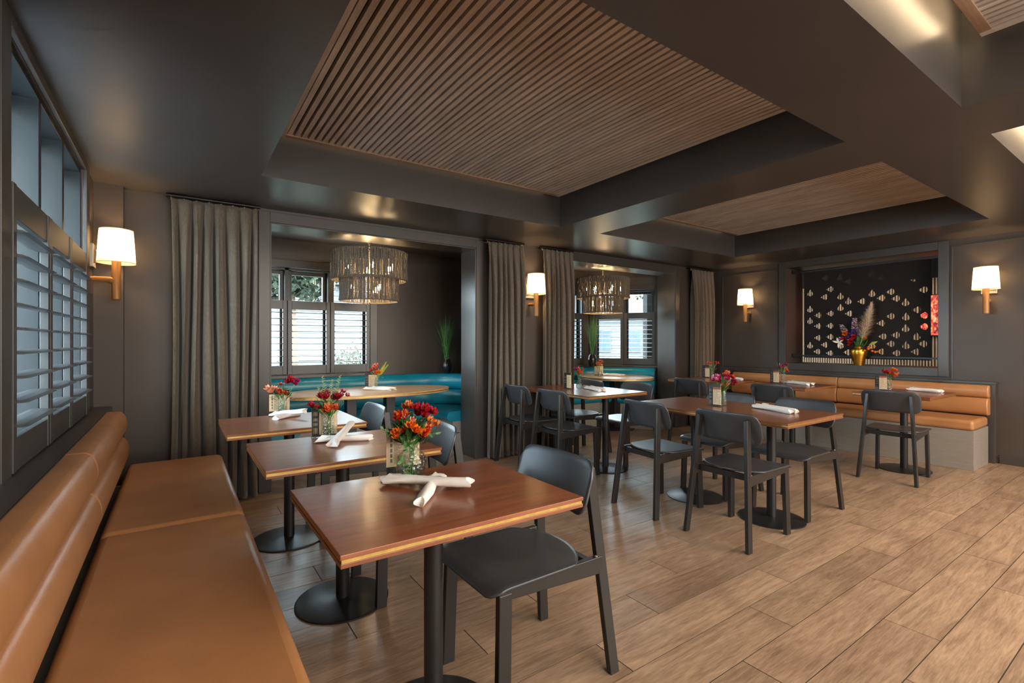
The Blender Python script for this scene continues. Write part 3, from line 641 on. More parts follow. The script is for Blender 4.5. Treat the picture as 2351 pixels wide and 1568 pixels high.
chairs = [
 (1.115, 1.515, 0, 'nearest charcoal metal chair, drawn up to the nearest walnut table'),
 (1.035, 2.43, 0, 'charcoal chair behind the nearest bouquet at the middle table of the left bench'),
 (1.00, 3.37, 0, 'charcoal chair at the left-bench table closest to the teal booth'),
 (3.02, 1.785, 180, 'charcoal chair at the near left end of the long middle table, back towards us'),
 (3.02, 2.43, 176, 'charcoal chair on the left side of the long middle table, at its far end'),
 (3.84, 1.81, 0, 'charcoal chair on the right side of the long middle table, near end by the napkins'),
 (3.79, 2.39, 0, 'charcoal chair mostly hidden behind the long middle table and its flower vase'),
 (3.00, 4.08, 180, 'charcoal chair closest to the second curtain, its back against the folds'),
 (3.00, 3.50, 180, 'charcoal chair at the near left corner of the table before the middle curtains'),
 (3.93, 3.55, 0, 'charcoal chair at the near right side of the table before the middle curtains'),
 (3.78, 4.11, 0, 'charcoal chair at the far right side of the table before the middle curtains'),
 (5.22, 3.62, 180, 'farthest charcoal chair, before the table beside the right curtain'),
 (5.24, 2.65, 180, 'charcoal chair before the middle table of the right bench'),
 (5.45, 1.70, 183.8, 'charcoal chair before the near table of the right bench, standing clear'),
]
for k, (x, y, r, lab) in enumerate(chairs):
    o = ch0 if k == 0 else copy_tree(ch0)
    o.location = (x, y, 0.0); o.rotation_euler = (0, 0, R(r)); o['label'] = lab

# ------------------------------------------------------------------ curtains
def curtain(x0, x1, y, npl, label, seed, flare=0.0, zb=0.012):
    rnd = random.Random(seed); t = empty('curtain', ((x0 + x1) / 2, y, 0)); tag(t, label, 'curtain', 'pleated taupe curtains')
    W = x1 - x0; ph = [rnd.uniform(-0.35, 0.35) for _ in range(npl + 2)]; am = [rnd.uniform(0.75, 1.2) for _ in range(npl + 2)]
    nu = npl * 16; nv = 26
    def f(u, v):
        z = 2.312 + (zb - 2.312) * (v ** 1.25 if v < 1 else 1); q = u * npl; i = int(q); fr = q - i
        h = (2.312 - z)
        pin = math.exp(-((h - 0.11) / 0.05) ** 2)                      # pinch below the heading
        a = 0.020 + 0.034 * min(1, h / 0.5)
        wv = math.cos(2 * PI * (fr + ph[i] * 0.25 * min(1, h)))
        sharp = abs(wv) ** (0.7) * (1 if wv > 0 else -1)
        yy = -a * sharp * am[i] * (1 - 0.25 * pin)
        xx = (u - 0.5) * W * (1 + flare * h / 2.3)
        xx += math.sin(2 * PI * fr) * (W / npl) * (0.10 + 0.10 * pin)
        xx += 0.012 * math.sin(h * 1.7 + i * 1.3)
        if h < 0.11: yy *= 0.5 + 0.5 * h / 0.11
        return (xx, yy, z)
    MB().grid(f, nu, nv).build('drape', M['curtain'], t, smooth=True, solid=0.003, angle=80)
    L = W / 2 + 0.03
    MB().tube([(-L, 0.005, 2.334), (L, 0.005, 2.334)], 0.014, 12).build('curtain_rod', M['rod'], t, smooth=True)
    for s in (-1, 1): MB().box((s * (L - 0.05) - 0.008, 0.0, 2.328), (s * (L - 0.05) + 0.008, 4.5 - y, 2.345)).build('rod_bracket', M['rod'], t)
    for i in range(npl + 1):
        MB().tube([((i / npl - 0.5) * W, 0.005, 2.322), ((i / npl - 0.5) * W, 0.003, 2.30)], 0.004, 6).build('glider', M['plate'], t)
curtain(-0.035, 0.525, 4.40, 7, 'floor-length taupe pleated curtain beside the left wall lamp', 1)
curtain(2.72, 3.17, 4.405, 6, 'taupe curtain just left of the middle wall lamp', 2)
curtain(3.46, 3.90, 4.41, 6, 'taupe curtain just right of the middle wall lamp', 3, flare=0.04)
curtain(6.24, 6.76, 4.41, 6, 'taupe curtain in the far right corner of the room', 4)

# ------------------------------------------------------------------ wall lamps
def sconce(loc, rz, label):        # local +y points out of the wall; z absolute
    t = empty('wall_lamp', (loc[0], loc[1], 0), rz); tag(t, label, 'wall lamp', 'linen-shaded wall lamps')
    D = 0.135
    sh = MB().lathe([(0.107, 1.785), (0.093, 2.01)], (0, D, 0), 40); sh.f = sh.f[:-2]; sh.mi = sh.mi[:-2]
    sh.build('lamp_shade', M['shade'], t, smooth=True)
    rg = MB()
    for r, z in ((0.107, 1.785), (0.093, 2.01)): rg.lathe([(r + 0.001, z - 0.002), (r + 0.001, z + 0.002), (r - 0.001, z + 0.002), (r - 0.001, z - 0.002)], (0, D, 0), 40, close=True)
    rg.build('shade_ring', M['shade'], t)
    MB().lathe([(0.022, 1.535), (0.026, 1.539), (0.026, 1.80), (0.02, 1.81)], (0, D, 0), 24).build('post', M['oakpost'], t, smooth=True)
    MB().tube([(0, 0.0, 1.672), (0, 0.06, 1.672), (0, 0.10, 1.668), (0, D, 1.660)], [0.016, 0.017, 0.022, 0.026], 16).build('arm', M['oakpost'], t, smooth=True)
    MB().box((-0.062, 0.0, 1.745), (0.062, 0.022, 1.90)).build('backplate', M['plate'], t, bevel=0.004)
    MB().tube([(0, 0.02, 1.86), (0, D, 1.86)], 0.008, 8).build('bulb_holder', M['plate'], t)
    MB().lathe([(0.004, 1.86), (0.018, 1.88), (0.024, 1.91), (0.018, 1.935), (0.003, 1.945)], (0, D, 0), 16).build('bulb', M['bulb'], t, smooth=True)
    v = Matrix.Rotation(rz, 3, 'Z') @ Vector((0, D, 0))
    light('wall_lamp_light', 'POINT', (loc[0] + v.x, loc[1] + v.y, 1.90), (0, 0, 0), 13, (1.0, 0.62, 0.30), 0.035)
sconce((WL, 4.27), R(-90), 'lit wall lamp with white shade at the far left, by the shutters')
sconce((3.335, 4.5), R(180), 'lit wall lamp with white shade between the two middle curtains')
sconce((XR, 3.915), R(90), 'lit wall lamp left of the opening with the perforated screen')
sconce((XR, 1.355), R(90), 'lit wall lamp right of the opening with the perforated screen')

# ------------------------------------------------------------------ chandeliers
def chandelier(x, y, label):
    t = empty('chandelier', (x, y, 0)); tag(t, label, 'chandelier', 'two-tier woven chandeliers')
    rnd = random.Random(int(x * 100))
    for (r, z0, z1, n) in ((0.372, 1.875, 2.155, 138), (0.285, 1.665, 1.90, 106)):
        mb = MB()
        for k in range(n):
            w_ = 2 * PI * (k + rnd.uniform(-0.3, 0.3)) / n; rr = rnd.uniform(0.0062, 0.0088); pts = []
            for j in range(7):
                q = j / 6; a = w_ + rnd.uniform(-0.010, 0.010); ra = r + rnd.uniform(-0.004, 0.004) + 0.006 * (abs(q - 0.5) * 2) ** 3
                pts.append((ra * math.cos(a), ra * math.sin(a), z0 + (z1 - z0) * q))
            mb.tube(pts, rr, 5, cap=False)
        o = mb.build('woven_shade', M['rope'], t, smooth=True); o['kind'] = 'stuff'
        mb = MB()
        for j in range(13):
            z = z0 + (z1 - z0) * j / 12; q = 0.0012
            mb.lathe([(r + q, z - q), (r + q, z + q), (r - q, z + q), (r - q, z - q)], n=48, close=True)
        o = mb.build('weft_wires', M['rope'], t); o['kind'] = 'stuff'
        for z in (z0, z1):
            MB().lathe([(r + 0.005, z - 0.006), (r + 0.005, z + 0.006), (r - 0.005, z + 0.006), (r - 0.005, z - 0.006)], n=64, close=True).build('shade_ring', M['rope'], t, smooth=True)
    for k in range(6):
        w_ = 2 * PI * k / 6 + 0.3; p = (0.24 * math.cos(w_), 0.24 * math.sin(w_))
        arm = MB().tube([(0, 0, 1.95), (p[0] * 0.6, p[1] * 0.6, 1.93), (p[0], p[1], 1.97)], 0.006, 6).build('arm', M['plate'], t)
        MB().lathe([(0.004, 1.97), (0.016, 1.985), (0.021, 2.01), (0.014, 2.03), (0.002, 2.045)], (p[0], p[1], 0), 12).build('bulb', M['bulb'], t, smooth=True)
    for k in range(3):
        w_ = 2 * PI * k / 3 + 0.8; p = (0.17 * math.cos(w_), 0.17 * math.sin(w_))
        MB().tube([(0, 0, 1.76), (p[0], p[1], 1.76)], 0.005, 6).build('arm', M['plate'], t)
        MB().lathe([(0.004, 1.76), (0.016, 1.775), (0.021, 1.80), (0.014, 1.82), (0.002, 1.835)], (p[0], p[1], 0), 12).build('bulb', M['bulb'], t, smooth=True)
    MB().tube([(0, 0, 1.66), (0, 0, 2.17)], 0.008, 10).build('centre_rod', M['plate'], t)
    mb = MB()
    for j in range(6):
        z = 2.165 + j * 0.032; cx = 0.008
        mb.tube([(math.cos(2 * PI * k / 8) * 0.009 * (j % 2), math.cos(2 * PI * k / 8) * 0.009 * ((j + 1) % 2), z + 0.02 * math.sin(2 * PI * k / 8)) for k in range(9)], 0.0025, 5, cap=False)
    mb.build('chain', M['plate'], t)
    MB().lathe([(0.06, 2.355), (0.06, 2.345), (0.02, 2.332), (0.008, 2.325)], n=24).build('ceiling_rose', M['plate'], t, smooth=True)
    MB().lathe([(0.003, 1.63), (0.014, 1.65), (0.008, 1.668)], n=12).build('finial', M['plate'], t, smooth=True)
    light('chandelier_light', 'POINT', (x, y, 2.0), (0, 0, 0), 7, (1.0, 0.66, 0.32), 0.05)
    light('chandelier_light', 'POINT', (x, y, 1.78), (0, 0, 0), 7, (1.0, 0.66, 0.32), 0.05)
chandelier(1.63, 4.95, 'two-tier woven drum chandelier over the large oval table')
chandelier(5.09, 5.07, 'two-tier woven drum chandelier in the right alcove')

# ------------------------------------------------------------------ napkins
def napkin(p0, p1, z, label, group, seed, lie=0.0):
    rnd = random.Random(seed); p0 = Vector(p0); p1 = Vector(p1); mid = (p0 + p1) / 2; L = (p1 - p0).length; a = math.atan2((p1 - p0).y, (p1 - p0).x)
    mb = MB(); n = 18; k = 14; vs = []
    for i in range(n + 1):
        q = i / n; x = (q - 0.5) * L
        ry = 0.019 + 0.012 * max(0, 0.35 - q) / 0.35 + 0.003 * math.sin(q * 9 + seed); rz = 0.0155 - 0.004 * max(0, 0.25 - q) / 0.25
        tw = q * 2.0 + seed
        for j in range(k):
            w_ = 2 * PI * j / k; cr = 1 + 0.10 * math.sin(3 * (w_ + tw)) + rnd.uniform(-0.03, 0.03)
            vs.append((x + (0.012 * math.sin(w_ * 2 + seed) if i in (0, n) else 0), ry * cr * math.cos(w_), rz + rz * cr * math.sin(w_) + lie * q))
    fs = [(i * k + j, i * k + (j + 1) % k, (i + 1) * k + (j + 1) % k, (i + 1) * k + j) for i in range(n) for j in range(k)]
    vs.append((-L / 2 + 0.015, 0, 0.014)); vs.append((L / 2 - 0.012, 0, 0.015 + lie)); c0, c1 = len(vs) - 2, len(vs) - 1
    fs += [(c0, (j + 1) % k, j) for j in range(k)] + [(c1, n * k + j, n * k + (j + 1) % k) for j in range(k)]
    # loose folded corner of the cloth at the wide end
    mb.add(vs, fs)
    mb.add([(-L / 2 - 0.012, -0.028, 0.004), (-L / 2 + 0.06, -0.014, 0.030), (-L / 2 + 0.055, 0.020, 0.031), (-L / 2 - 0.004, 0.024, 0.006), (-L / 2 + 0.02, -0.004, 0.036)], [(0, 1, 4), (1, 2, 4), (2, 3, 4), (3, 0, 4)])
    o = mb.build('rolled_napkin', M['napkin'], smooth=True, angle=50); o.location = (mid.x, mid.y, z); o.rotation_euler = (0, 0, a)
    tag(o, label, 'napkin', group); return o
TZ = 0.7502; G = 'rolled white napkins'
napkin((0.60, 1.655), (0.795, 1.400), TZ + 0.006, 'rolled napkin lying on top of the cross on the nearest table', G, 1, lie=0.014)
napkin((0.775, 1.60), (0.60, 1.36), TZ, 'rolled napkin underneath the cross on the nearest table', G, 2)
napkin((0.575, 2.535), (0.81, 2.435), TZ, 'lower rolled napkin on the middle table of the left bench', G, 3)
napkin((0.605, 2.375), (0.775, 2.66), TZ, 'rolled napkin laid over another on the middle table of the left bench', G, 4, lie=0.040)
napkin((0.53, 3.59), (0.69, 3.37), TZ, 'upper rolled napkin of the cross on the table nearest the left curtain', G, 5, lie=0.034)
napkin((0.665, 3.52), (0.515, 3.40), TZ, 'lower rolled napkin of the cross on the table nearest the left curtain', G, 6)
napkin((3.60, 1.99), (3.475, 1.67), TZ, 'near one of two rolled napkins on the long middle table', G, 7)
napkin((3.665, 1.975), (3.54, 1.665), TZ, 'far one of two rolled napkins on the long middle table', G, 8)
napkin((3.56, 3.80), (3.46, 3.49), TZ, 'left one of two rolled napkins on the table before the middle curtains', G, 9)
napkin((3.63, 3.80), (3.53, 3.49), TZ, 'right one of two rolled napkins on the table before the middle curtains', G, 10)
napkin((6.03, 2.94), (5.90, 2.64), TZ, 'front rolled napkin on the middle table of the right bench', G, 11)
napkin((6.10, 2.93), (5.97, 2.62), TZ, 'rear rolled napkin on the middle table of the right bench', G, 12)
napkin((6.16, 1.80), (6.06, 1.53), TZ, 'front rolled napkin on the near table of the right bench', G, 13)
napkin((6.225, 1.80), (6.13, 1.53), TZ, 'rear rolled napkin on the near table of the right bench', G, 14)
napkin((6.10, 3.78), (6.02, 3.50), TZ, 'rolled napkin on the table beside the right curtain', G, 15)
napkin((1.60, 5.02), (1.78, 4.78), TZ, 'left one of two rolled napkins on the large oval table', G, 16)
napkin((1.69, 5.06), (1.86, 4.82), TZ, 'right one of two rolled napkins on the large oval table', G, 17)
napkin((5.14, 5.13), (5.24, 4.86), TZ, 'left one of two rolled napkins on the smaller oval table', G, 18)
napkin((5.215, 5.15), (5.315, 4.87), TZ, 'right one of two rolled napkins on the smaller oval table', G, 19)

# ------------------------------------------------------------------ menu cards in acrylic stands
def menu(x, y, rz, style, label):
    t = empty('menu_stand', (x, y, TZ), rz); tag(t, label, 'menu stand', 'menus in clear acrylic stands')
    W, H = (0.098 if abs(rz) > 1 else 0.125), 0.168
    MB().box((-W / 2 - 0.004, -0.030, 0), (W / 2 + 0.004, 0.034, 0.004)).build('foot', M['acrylic'], t)
    MB().box((-W / 2 - 0.003, -0.0045, 0.004), (W / 2 + 0.003, -0.0025, H + 0.006)).box((-W / 2 - 0.003, 0.0025, 0.004), (W / 2 + 0.003, 0.0045, H + 0.006)).build('sleeve', M['acrylic'], t)
    c = MB(); c.box((-W / 2, -0.0015, 0.005), (W / 2, 0.0015, H + 0.004), M['card_tan'])
    rnd = random.Random(style * 7 + 1)
    for sd in (-1, 1):
        def q(x0, z0, x1, z1, m):
            yy = sd * 0.0018; c.add([(x0, yy, z0), (x1, yy, z0), (x1, yy, z1), (x0, yy, z1)], [(0, 1, 2, 3) if sd < 0 else (3, 2, 1, 0)], m)
        if style == 0:
            q(-W / 2, H - 0.024, W / 2, H + 0.004, M['card_black'])
            q(-W / 2, 0.005, W / 2, 0.030, M['card_black'])
            for k in range(5): q(-W / 2 + 0.014, 0.046 + k * 0.019, -W / 2 + 0.022, 0.060 + k * 0.019, M['card_grey'])
            for k in range(24):
                z = 0.040 + k * 0.0040; q(-W / 2 + 0.028, z, -W / 2 + 0.028 + rnd.uniform(0.015, 0.036), z + 0.0013, M['ink'])
            for k in range(4): q(-W / 2 + 0.014, 0.010 + k * 0.0045, 0.02 + rnd.uniform(0, 0.02), 0.0115 + k * 0.0045, M['card_tan'])
        else:
            q(-W / 2, 0.005, -W / 2 + 0.036, H + 0.004, M['card_black']); q(-W / 2 + 0.036, H - 0.020, W / 2, H + 0.004, M['card_black'])
            q(-W / 2 + 0.036, 0.005, W / 2, 0.014, M['card_black'])
            if style == 2: q(-W / 2 + 0.036, H - 0.038, W / 2, H - 0.020, M['card_red'])
            for (a0, a1) in ((0.018, 0.052), (0.060, 0.078), (0.084, 0.102), (0.110, 0.136)):
                q(-W / 2 + 0.006, a0, -W / 2 + 0.030, a1, M['card_grey'])
                for k in range(3): q(-W / 2 + 0.009 + k * 0.007, a0 + 0.003, -W / 2 + 0.012 + k * 0.007, a1 - 0.003, M['card_tan'])
            for k in range(20):
                z = 0.024 + k * 0.0055; q(-W / 2 + 0.042, z, -W / 2 + 0.042 + rnd.uniform(0.02, 0.055), z + 0.0012, M['ink'])
    c.build('menu_card', None, t)
menu(0.705, 1.752, R(-8), 0, 'menu stand on the nearest table, kraft menu with black top and bottom')
menu(0.637, 2.655, R(-10), 1, 'menu stand on the middle table of the left bench')
menu(0.572, 3.605, R(-6), 0, 'menu stand on the table nearest the left curtain')
menu(3.43, 2.215, R(-84), 2, 'menu stand on the long middle table')
menu(3.385, 3.885, R(-84), 1, 'menu stand on the table before the middle curtains')
menu(6.02, 4.02, R(-84), 2, 'menu stand on the table beside the right curtain')
menu(5.885, 3.015, R(-84), 2, 'menu stand on the middle table of the right bench')
menu(5.935, 1.965, R(-84), 2, 'menu stand on the near table of the right bench')
menu(1.69, 5.08, R(-12), 1, 'menu stand on the large oval table')
menu(5.02, 5.08, R(-30), 0, 'menu stand on the smaller oval table')

# ------------------------------------------------------------------ vases and bouquets
def vase_profile(kind):
    if kind == 'round': return [(0.030, 0), (0.044, 0.012), (0.054, 0.040), (0.056, 0.062), (0.048, 0.088), (0.028, 0.108), (0.024, 0.118), (0.030, 0.130)]
    if kind == 'bottle': return [(0.028, 0), (0.034, 0.012), (0.034, 0.06), (0.026, 0.08), (0.013, 0.10), (0.013, 0.118), (0.018, 0.126)]
    if kind == 'bulb': return [(0.022, 0), (0.036, 0.018), (0.038, 0.038), (0.030, 0.062), (0.018, 0.082), (0.018, 0.10), (0.024, 0.115)]
    return [(0.027, 0), (0.029, 0.004), (0.029, 0.11), (0.028, 0.115)]
def vase(x, y, kind, m, label, sides=24):
    t = empty('flower_vase', (x, y, TZ)); tag(t, label, 'vase', 'glass bud vases')
    pr = vase_profile(kind); inner = [(max(0.004, r - 0.003), max(0.006, z)) for r, z in pr][::-1]
    o = MB().lathe(pr + inner, n=sides).build('glass_body', m, t, smooth=(sides > 8)); fixn(o)
    wz = pr[-1][1] * 0.6
    wp = [(max(0.004, r - 0.0036), max(0.0065, z)) for r, z in pr if z < wz] 
    wp.append((wp[-1][0], wz)); fixn(MB().lathe(wp, n=sides).build('water', M['water'], t, smooth=(sides > 8)))
def leafshape(mb, p, d, up, L, W, m, bend=0.3):
    d = Vector(d).normalized(); s = d.cross(Vector(up)).normalized() if abs(d.dot(Vector(up).normalized())) < 0.98 else Vector((1, 0, 0)); nrm = s.cross(d).normalized(); p = Vector(p); vs = []
    for q, w_ in ((0, 0.12), (0.25, 0.8), (0.5, 1.0), (0.75, 0.7), (1.0, 0.03)):
        c = p + d * L * q - nrm * (-bend * L * q * q)
        vs += [c - s * W * w_ / 2, c + nrm * W * 0.12 * w_ * -1, c + s * W * w_ / 2]
    fs = []
    for i in range(4): fs += [(i * 3, i * 3 + 1, i * 3 + 4, i * 3 + 3), (i * 3 + 1, i * 3 + 2, i * 3 + 5, i * 3 + 4)]
    mb.add(vs, fs, m)
def bloom(mb, c, d, r, m, rnd, n=6, m2=None):
    d = Vector(d).normalized(); a = d.orthogonal().normalized(); b_ = d.cross(a)
    for ring, (op, k) in enumerate(((1.0, n), (0.55, max(3, n - 2)))):
        for i in range(k):
            w_ = 2 * PI * (i + 0.5 * ring) / k + rnd.uniform(-0.2, 0.2); o = a * math.cos(w_) + b_ * math.sin(w_)
            leafshape(mb, c, (o * op + d * (0.75 + 0.5 * ring)), -d + o * 0.2, r * rnd.uniform(0.9, 1.15), r * 0.55, (m2 if ring and m2 else m), bend=-0.25)
    for i in range(4):
        e = (d + a * rnd.uniform(-0.4, 0.4) + b_ * rnd.uniform(-0.4, 0.4)).normalized(); mb.tube([c, Vector(c) + e * r * 0.8], 0.0007, 4, M['stem'])
def bouquet(x, y, z, heads, leaves, label, seed, H=0.12, extra=None, ll=0.05, group='table bouquets'):
    """heads: (dx, dy, dz, radius, petal mat, mat2); dz above the vase rim"""
    rnd = random.Random(seed); t = empty('flower_bouquet', (x, y, z)); tag(t, label, 'flowers', group)
    st = MB()
    for (dx, dy, dz, r, m, m2) in heads:
        p = Vector((dx, dy, H + dz)); st.tube([(rnd.uniform(-.012, .012), rnd.uniform(-.012, .012), 0.012), (dx * 0.15, dy * 0.15, H * 0.9), (dx * 0.6, dy * 0.6, H + dz * 0.5), p], 0.0016, 5, M['stem'])
        mb = MB()
        r *= 1.12; nf = 5 if r > 0.018 else 2
        for k in range(nf):
            o = Vector((rnd.uniform(-1, 1), rnd.uniform(-1, 1), rnd.uniform(-0.5, 0.8))) * r * 0.85
            dd = Vector((dx * 4 + o.x * 12, dy * 4 - 0.35 + o.y * 12, 0.7 + o.z * 6)); bloom(mb, Vector((0, 0, 0)) + o, dd, r * 1.15, M[m], rnd, m2=M[m2] if m2 else None)
        mb.build('flower_head', None, t, smooth=True, angle=80, loc=p)
    st.build('stems', None, t)
    lf = MB()
    for k in range(int(leaves[0] * 1.4)):
        a = rnd.uniform(0, 2 * PI); q = rnd.uniform(0.1, 1); rad = 0.012 + 0.03 * q
        p = (rad * math.cos(a), rad * math.sin(a), H - 0.01 + 0.085 * rnd.random()); d = (math.cos(a), math.sin(a), rnd.uniform(0.1, 1.5))
        leafshape(lf, p, d, (0, 0, -1), ll * rnd.uniform(0.7, 1.25), ll * 0.28, M[leaves[1]], bend=rnd.uniform(-0.4, 0.1))
    if lf.v: o = lf.build('foliage', None, t, smooth=True, angle=80); o['kind'] = 'stuff'
    if extra: extra(t, rnd, H)
    return t
def fern(cols, n, h, mat_, dirs):
    def ex(t, rnd, H):
        for k in range(n):
            d = dirs[k]; mb = MB(); pts = [Vector((d[0] * q, d[1] * q, H - 0.01 + h * q * d[2])) for q in [i / 8 for i in range(9)]]
            mb.tube(pts, 0.0011, 4, M[mat_])
            for i in range(26):
                q = 0.25 + 0.75 * i / 26; j = min(7, int(q * 8)); p = pts[j].lerp(pts[j + 1], q * 8 - j if j < 7 else min(1, q * 8 - 7)); s = 1 if i % 2 else -1
                leafshape(mb, p, (s * 1.0 + d[0] * 3, rnd.uniform(-0.4, 0.4), 0.9), (0, 1, 0.1), 0.028 * (1.3 - q), 0.0055, M[mat_], bend=0.0)
            mb.build('fern_sprig', None, t, smooth=True)
    return ex
def rustleaves(t, rnd, H, m='leaf_rust', n=6):
    mb = MB()
    for k in range(n):
        a = rnd.uniform(0, 2 * PI); leafshape(mb, (0.02 * math.cos(a), 0.02 * math.sin(a), H + rnd.uniform(0.02, 0.09)), (math.cos(a), math.sin(a), rnd.uniform(0.3, 1.3)), (0, 0, -1), 0.05, 0.024, M[m], bend=-0.2)
    o = mb.build('rust_leaves', None, t, smooth=True); o['kind'] = 'stuff'
vase(0.703, 1.668, 'round', M['cutglass'], 'round cut-glass vase on the nearest table', 28)
def trail(t, rnd, H):
    mb = MB(); pts = [(0.0, -0.02, H), (-0.045, -0.045, H + 0.02), (-0.055, -0.055, H - 0.05), (-0.045, -0.06, H - 0.11)]
    mb.tube(pts, 0.0011, 4, M['stem'])
    for i in range(14):
        q = i / 14 * 2.99; j = int(q); p = Vector(pts[j]).lerp(Vector(pts[j + 1]), q - j); leafshape(mb, p, (rnd.uniform(-1, 1), rnd.uniform(-1, 0.3), rnd.uniform(-0.8, 0.5)), (0, -1, 0), 0.024, 0.013, M['leaf'], bend=0)
    for pts in ([(0, 0, H), (-0.06, 0.0, H + 0.04), (-0.11, 0.0, H + 0.06)], [(0, 0, H), (0.05, -0.01, H + 0.03), (0.10, -0.02, H + 0.025)]):
        mb.tube(pts, 0.001, 4, M['stem'])
        for i in range(12):
            q = 0.3 + i / 12 * 1.69; j = int(q); p = Vector(pts[j]).lerp(Vector(pts[j + 1]), q - j); leafshape(mb, p, (rnd.uniform(-1, 1), rnd.uniform(-1, 1), rnd.uniform(-1, 1)), (0, -1, 0), 0.026, 0.009, M['leaf_pale'], bend=0)
    mb.build('trailing_sprig', None, t, smooth=True)
bouquet(0.703, 1.668, TZ, [(-0.045, -0.01, 0.10, 0.020, 'red', 'orange'), (-0.015, 0.01, 0.125, 0.018, 'orange', 'peach'), (0.015, -0.015, 0.105, 0.024, 'crimson', 'red'), (0.055, 0.0, 0.10, 0.022, 'red', 'red'), (0.075, -0.015, 0.062, 0.020, 'orange', 'peach'),
  (-0.02, -0.045, 0.055, 0.022, 'orange', 'orange'), (0.02, -0.05, 0.035, 0.020, 'orange', 'red'), (-0.03, -0.03, 0.085, 0.015, 'salmon', 'pink'), (-0.055, -0.03, 0.035, 0.018, 'orange', 'orange')], (70, 'leaf'), 'red and orange bouquet with green leaves on the nearest table', 11, H=0.13, extra=trail, ll=0.062)
vase(0.645, 2.605, 'square', M['cutglass'], 'straight cut-glass vase on the middle table of the left bench', 8)
bouquet(0.645, 2.605, TZ, [(-0.065, 0.0, 0.055, 0.020, 'crimson', 'red'), (-0.02, 0.01, 0.10, 0.026, 'red', 'crimson'), (0.045, 0.0, 0.075, 0.026, 'crimson', 'red'), (0.075, 0.01, 0.10, 0.018, 'crimson', 'pink'), (0.005, -0.03, 0.03, 0.024, 'orange', 'coral')], (22, 'leaf'),
  'red and orange bouquet with tall pale ferns on the middle table of the left bench', 12, H=0.115, extra=fern(0, 5, 0.22, 'leaf_pale', [(-0.03, 0, 1.0), (0.02, 0.01, 0.9), (0.06, 0, 1.0), (-0.05, 0.01, 0.75), (0.04, 0.02, 0.7)]), ll=0.055)
vase(0.585, 3.565, 'square', M['cutglass'], 'cut-glass vase on the table nearest the left curtain', 8)
bouquet(0.585, 3.565, TZ, [(-0.065, 0, 0.065, 0.026, 'peach', 'salmon'), (0.015, 0.01, 0.115, 0.028, 'crimson', 'red'), (0.075, 0, 0.105, 0.022, 'crimson', 'magenta'), (0.0, -0.02, 0.04, 0.024, 'orange', 'red'), (-0.02, 0.01, 0.10, 0.014, 'red', 'red')], (20, 'leaf'),
  'crimson and peach bouquet on the table nearest the left curtain', 13, H=0.105, ll=0.05)
vase(3.515, 2.20, 'square', M['plainglass'], 'clear straight glass vase on the long middle table', 24)
bouquet(3.515, 2.20, TZ, [(-0.05, 0.03, 0.085, 0.028, 'magenta', 'pink'), (-0.01, 0, 0.07, 0.024, 'magenta', 'magenta'), (0.03, -0.02, 0.09, 0.024, 'crimson', 'red'), (0.03, 0.0, 0.125, 0.020, 'orange', 'coral'), (0.07, -0.03, 0.05, 0.022, 'crimson', 'crimson'), (0.05, -0.03, 0.10, 0.02, 'red', 'orange')], (18, 'leaf'),
  'magenta, red and orange bouquet on the long middle table', 14, H=0.115, extra=rustleaves, ll=0.05)
vase(3.475, 3.80, 'bulb', M['cutglass'], 'rounded cut-glass vase on the table before the middle curtains', 20)
bouquet(3.475, 3.80, TZ, [(-0.04, 0.02, 0.08, 0.020, 'crimson', 'magenta'), (0.0, 0, 0.06, 0.022, 'orange', 'orange')], (4, 'leaf'), 'orange leaves and one crimson bloom on the table before the middle curtains', 15, H=0.11,
  extra=lambda t, r, H: rustleaves(t, r, H, n=13), ll=0.035)
vase(6.03, 3.93, 'bulb', M['plainglass'], 'small glass vase on the table beside the right curtain', 20)
bouquet(6.03, 3.93, TZ, [(-0.04, 0.01, 0.075, 0.022, 'orange', 'orange'), (0.06, -0.02, 0.085, 0.020, 'red', 'orange'), (0.0, 0, 0.10, 0.014, 'orange', 'red')], (14, 'leaf_pale'), 'small orange and red bouquet on the table beside the right curtain', 16, H=0.11, ll=0.06)
vase(5.975, 2.96, 'square', M['cutglass'], 'glass vase on the middle table of the right bench', 8)
bouquet(5.975, 2.96, TZ, [(0.0, 0, 0.085, 0.024, 'crimson', 'magenta'), (-0.02, -0.01, 0.04, 0.022, 'orange', 'orange'), (0.03, -0.02, 0.03, 0.018, 'orange', 'red')], (18, 'leaf_pale'), 'crimson bloom with orange flowers and spiky leaves on the middle table of the right bench', 17, H=0.115, ll=0.07)
vase(6.015, 1.925, 'square', M['cutglass'], 'glass vase on the near table of the right bench', 8)
bouquet(6.015, 1.925, TZ, [(-0.05, 0.02, 0.065, 0.022, 'red', 'crimson'), (-0.01, 0, 0.06, 0.022, 'red', 'red'), (0.045, -0.02, 0.09, 0.022, 'orange', 'orange'), (0.03, -0.03, 0.03, 0.024, 'orange', 'coral')], (18, 'leaf'), 'red and orange bouquet on the near table of the right bench', 18, H=0.115, extra=lambda t, r, H: rustleaves(t, r, H, n=4), ll=0.06)
vase(1.735, 5.02, 'square', M['cutglass'], 'glass vase on the large oval table', 8)
bouquet(1.735, 5.02, TZ, [(-0.05, 0, 0.08, 0.026, 'red', 'coral'), (-0.02, 0, 0.11, 0.024, 'coral', 'salmon'), (0.0, -0.02, 0.05, 0.024, 'orange', 'orange')], (8, 'leaf_lime'), 'coral and orange bouquet with a lime spray on the large oval table', 19, H=0.115, ll=0.045,
  extra=fern(0, 3, 0.2, 'leaf_lime', [(0.10, 0, 0.9), (0.07, 0, 0.7), (0.12, 0, 0.75)]))
vase(4.97, 5.02, 'bottle', M['plainglass'], 'small glass vase on the smaller oval table', 20)
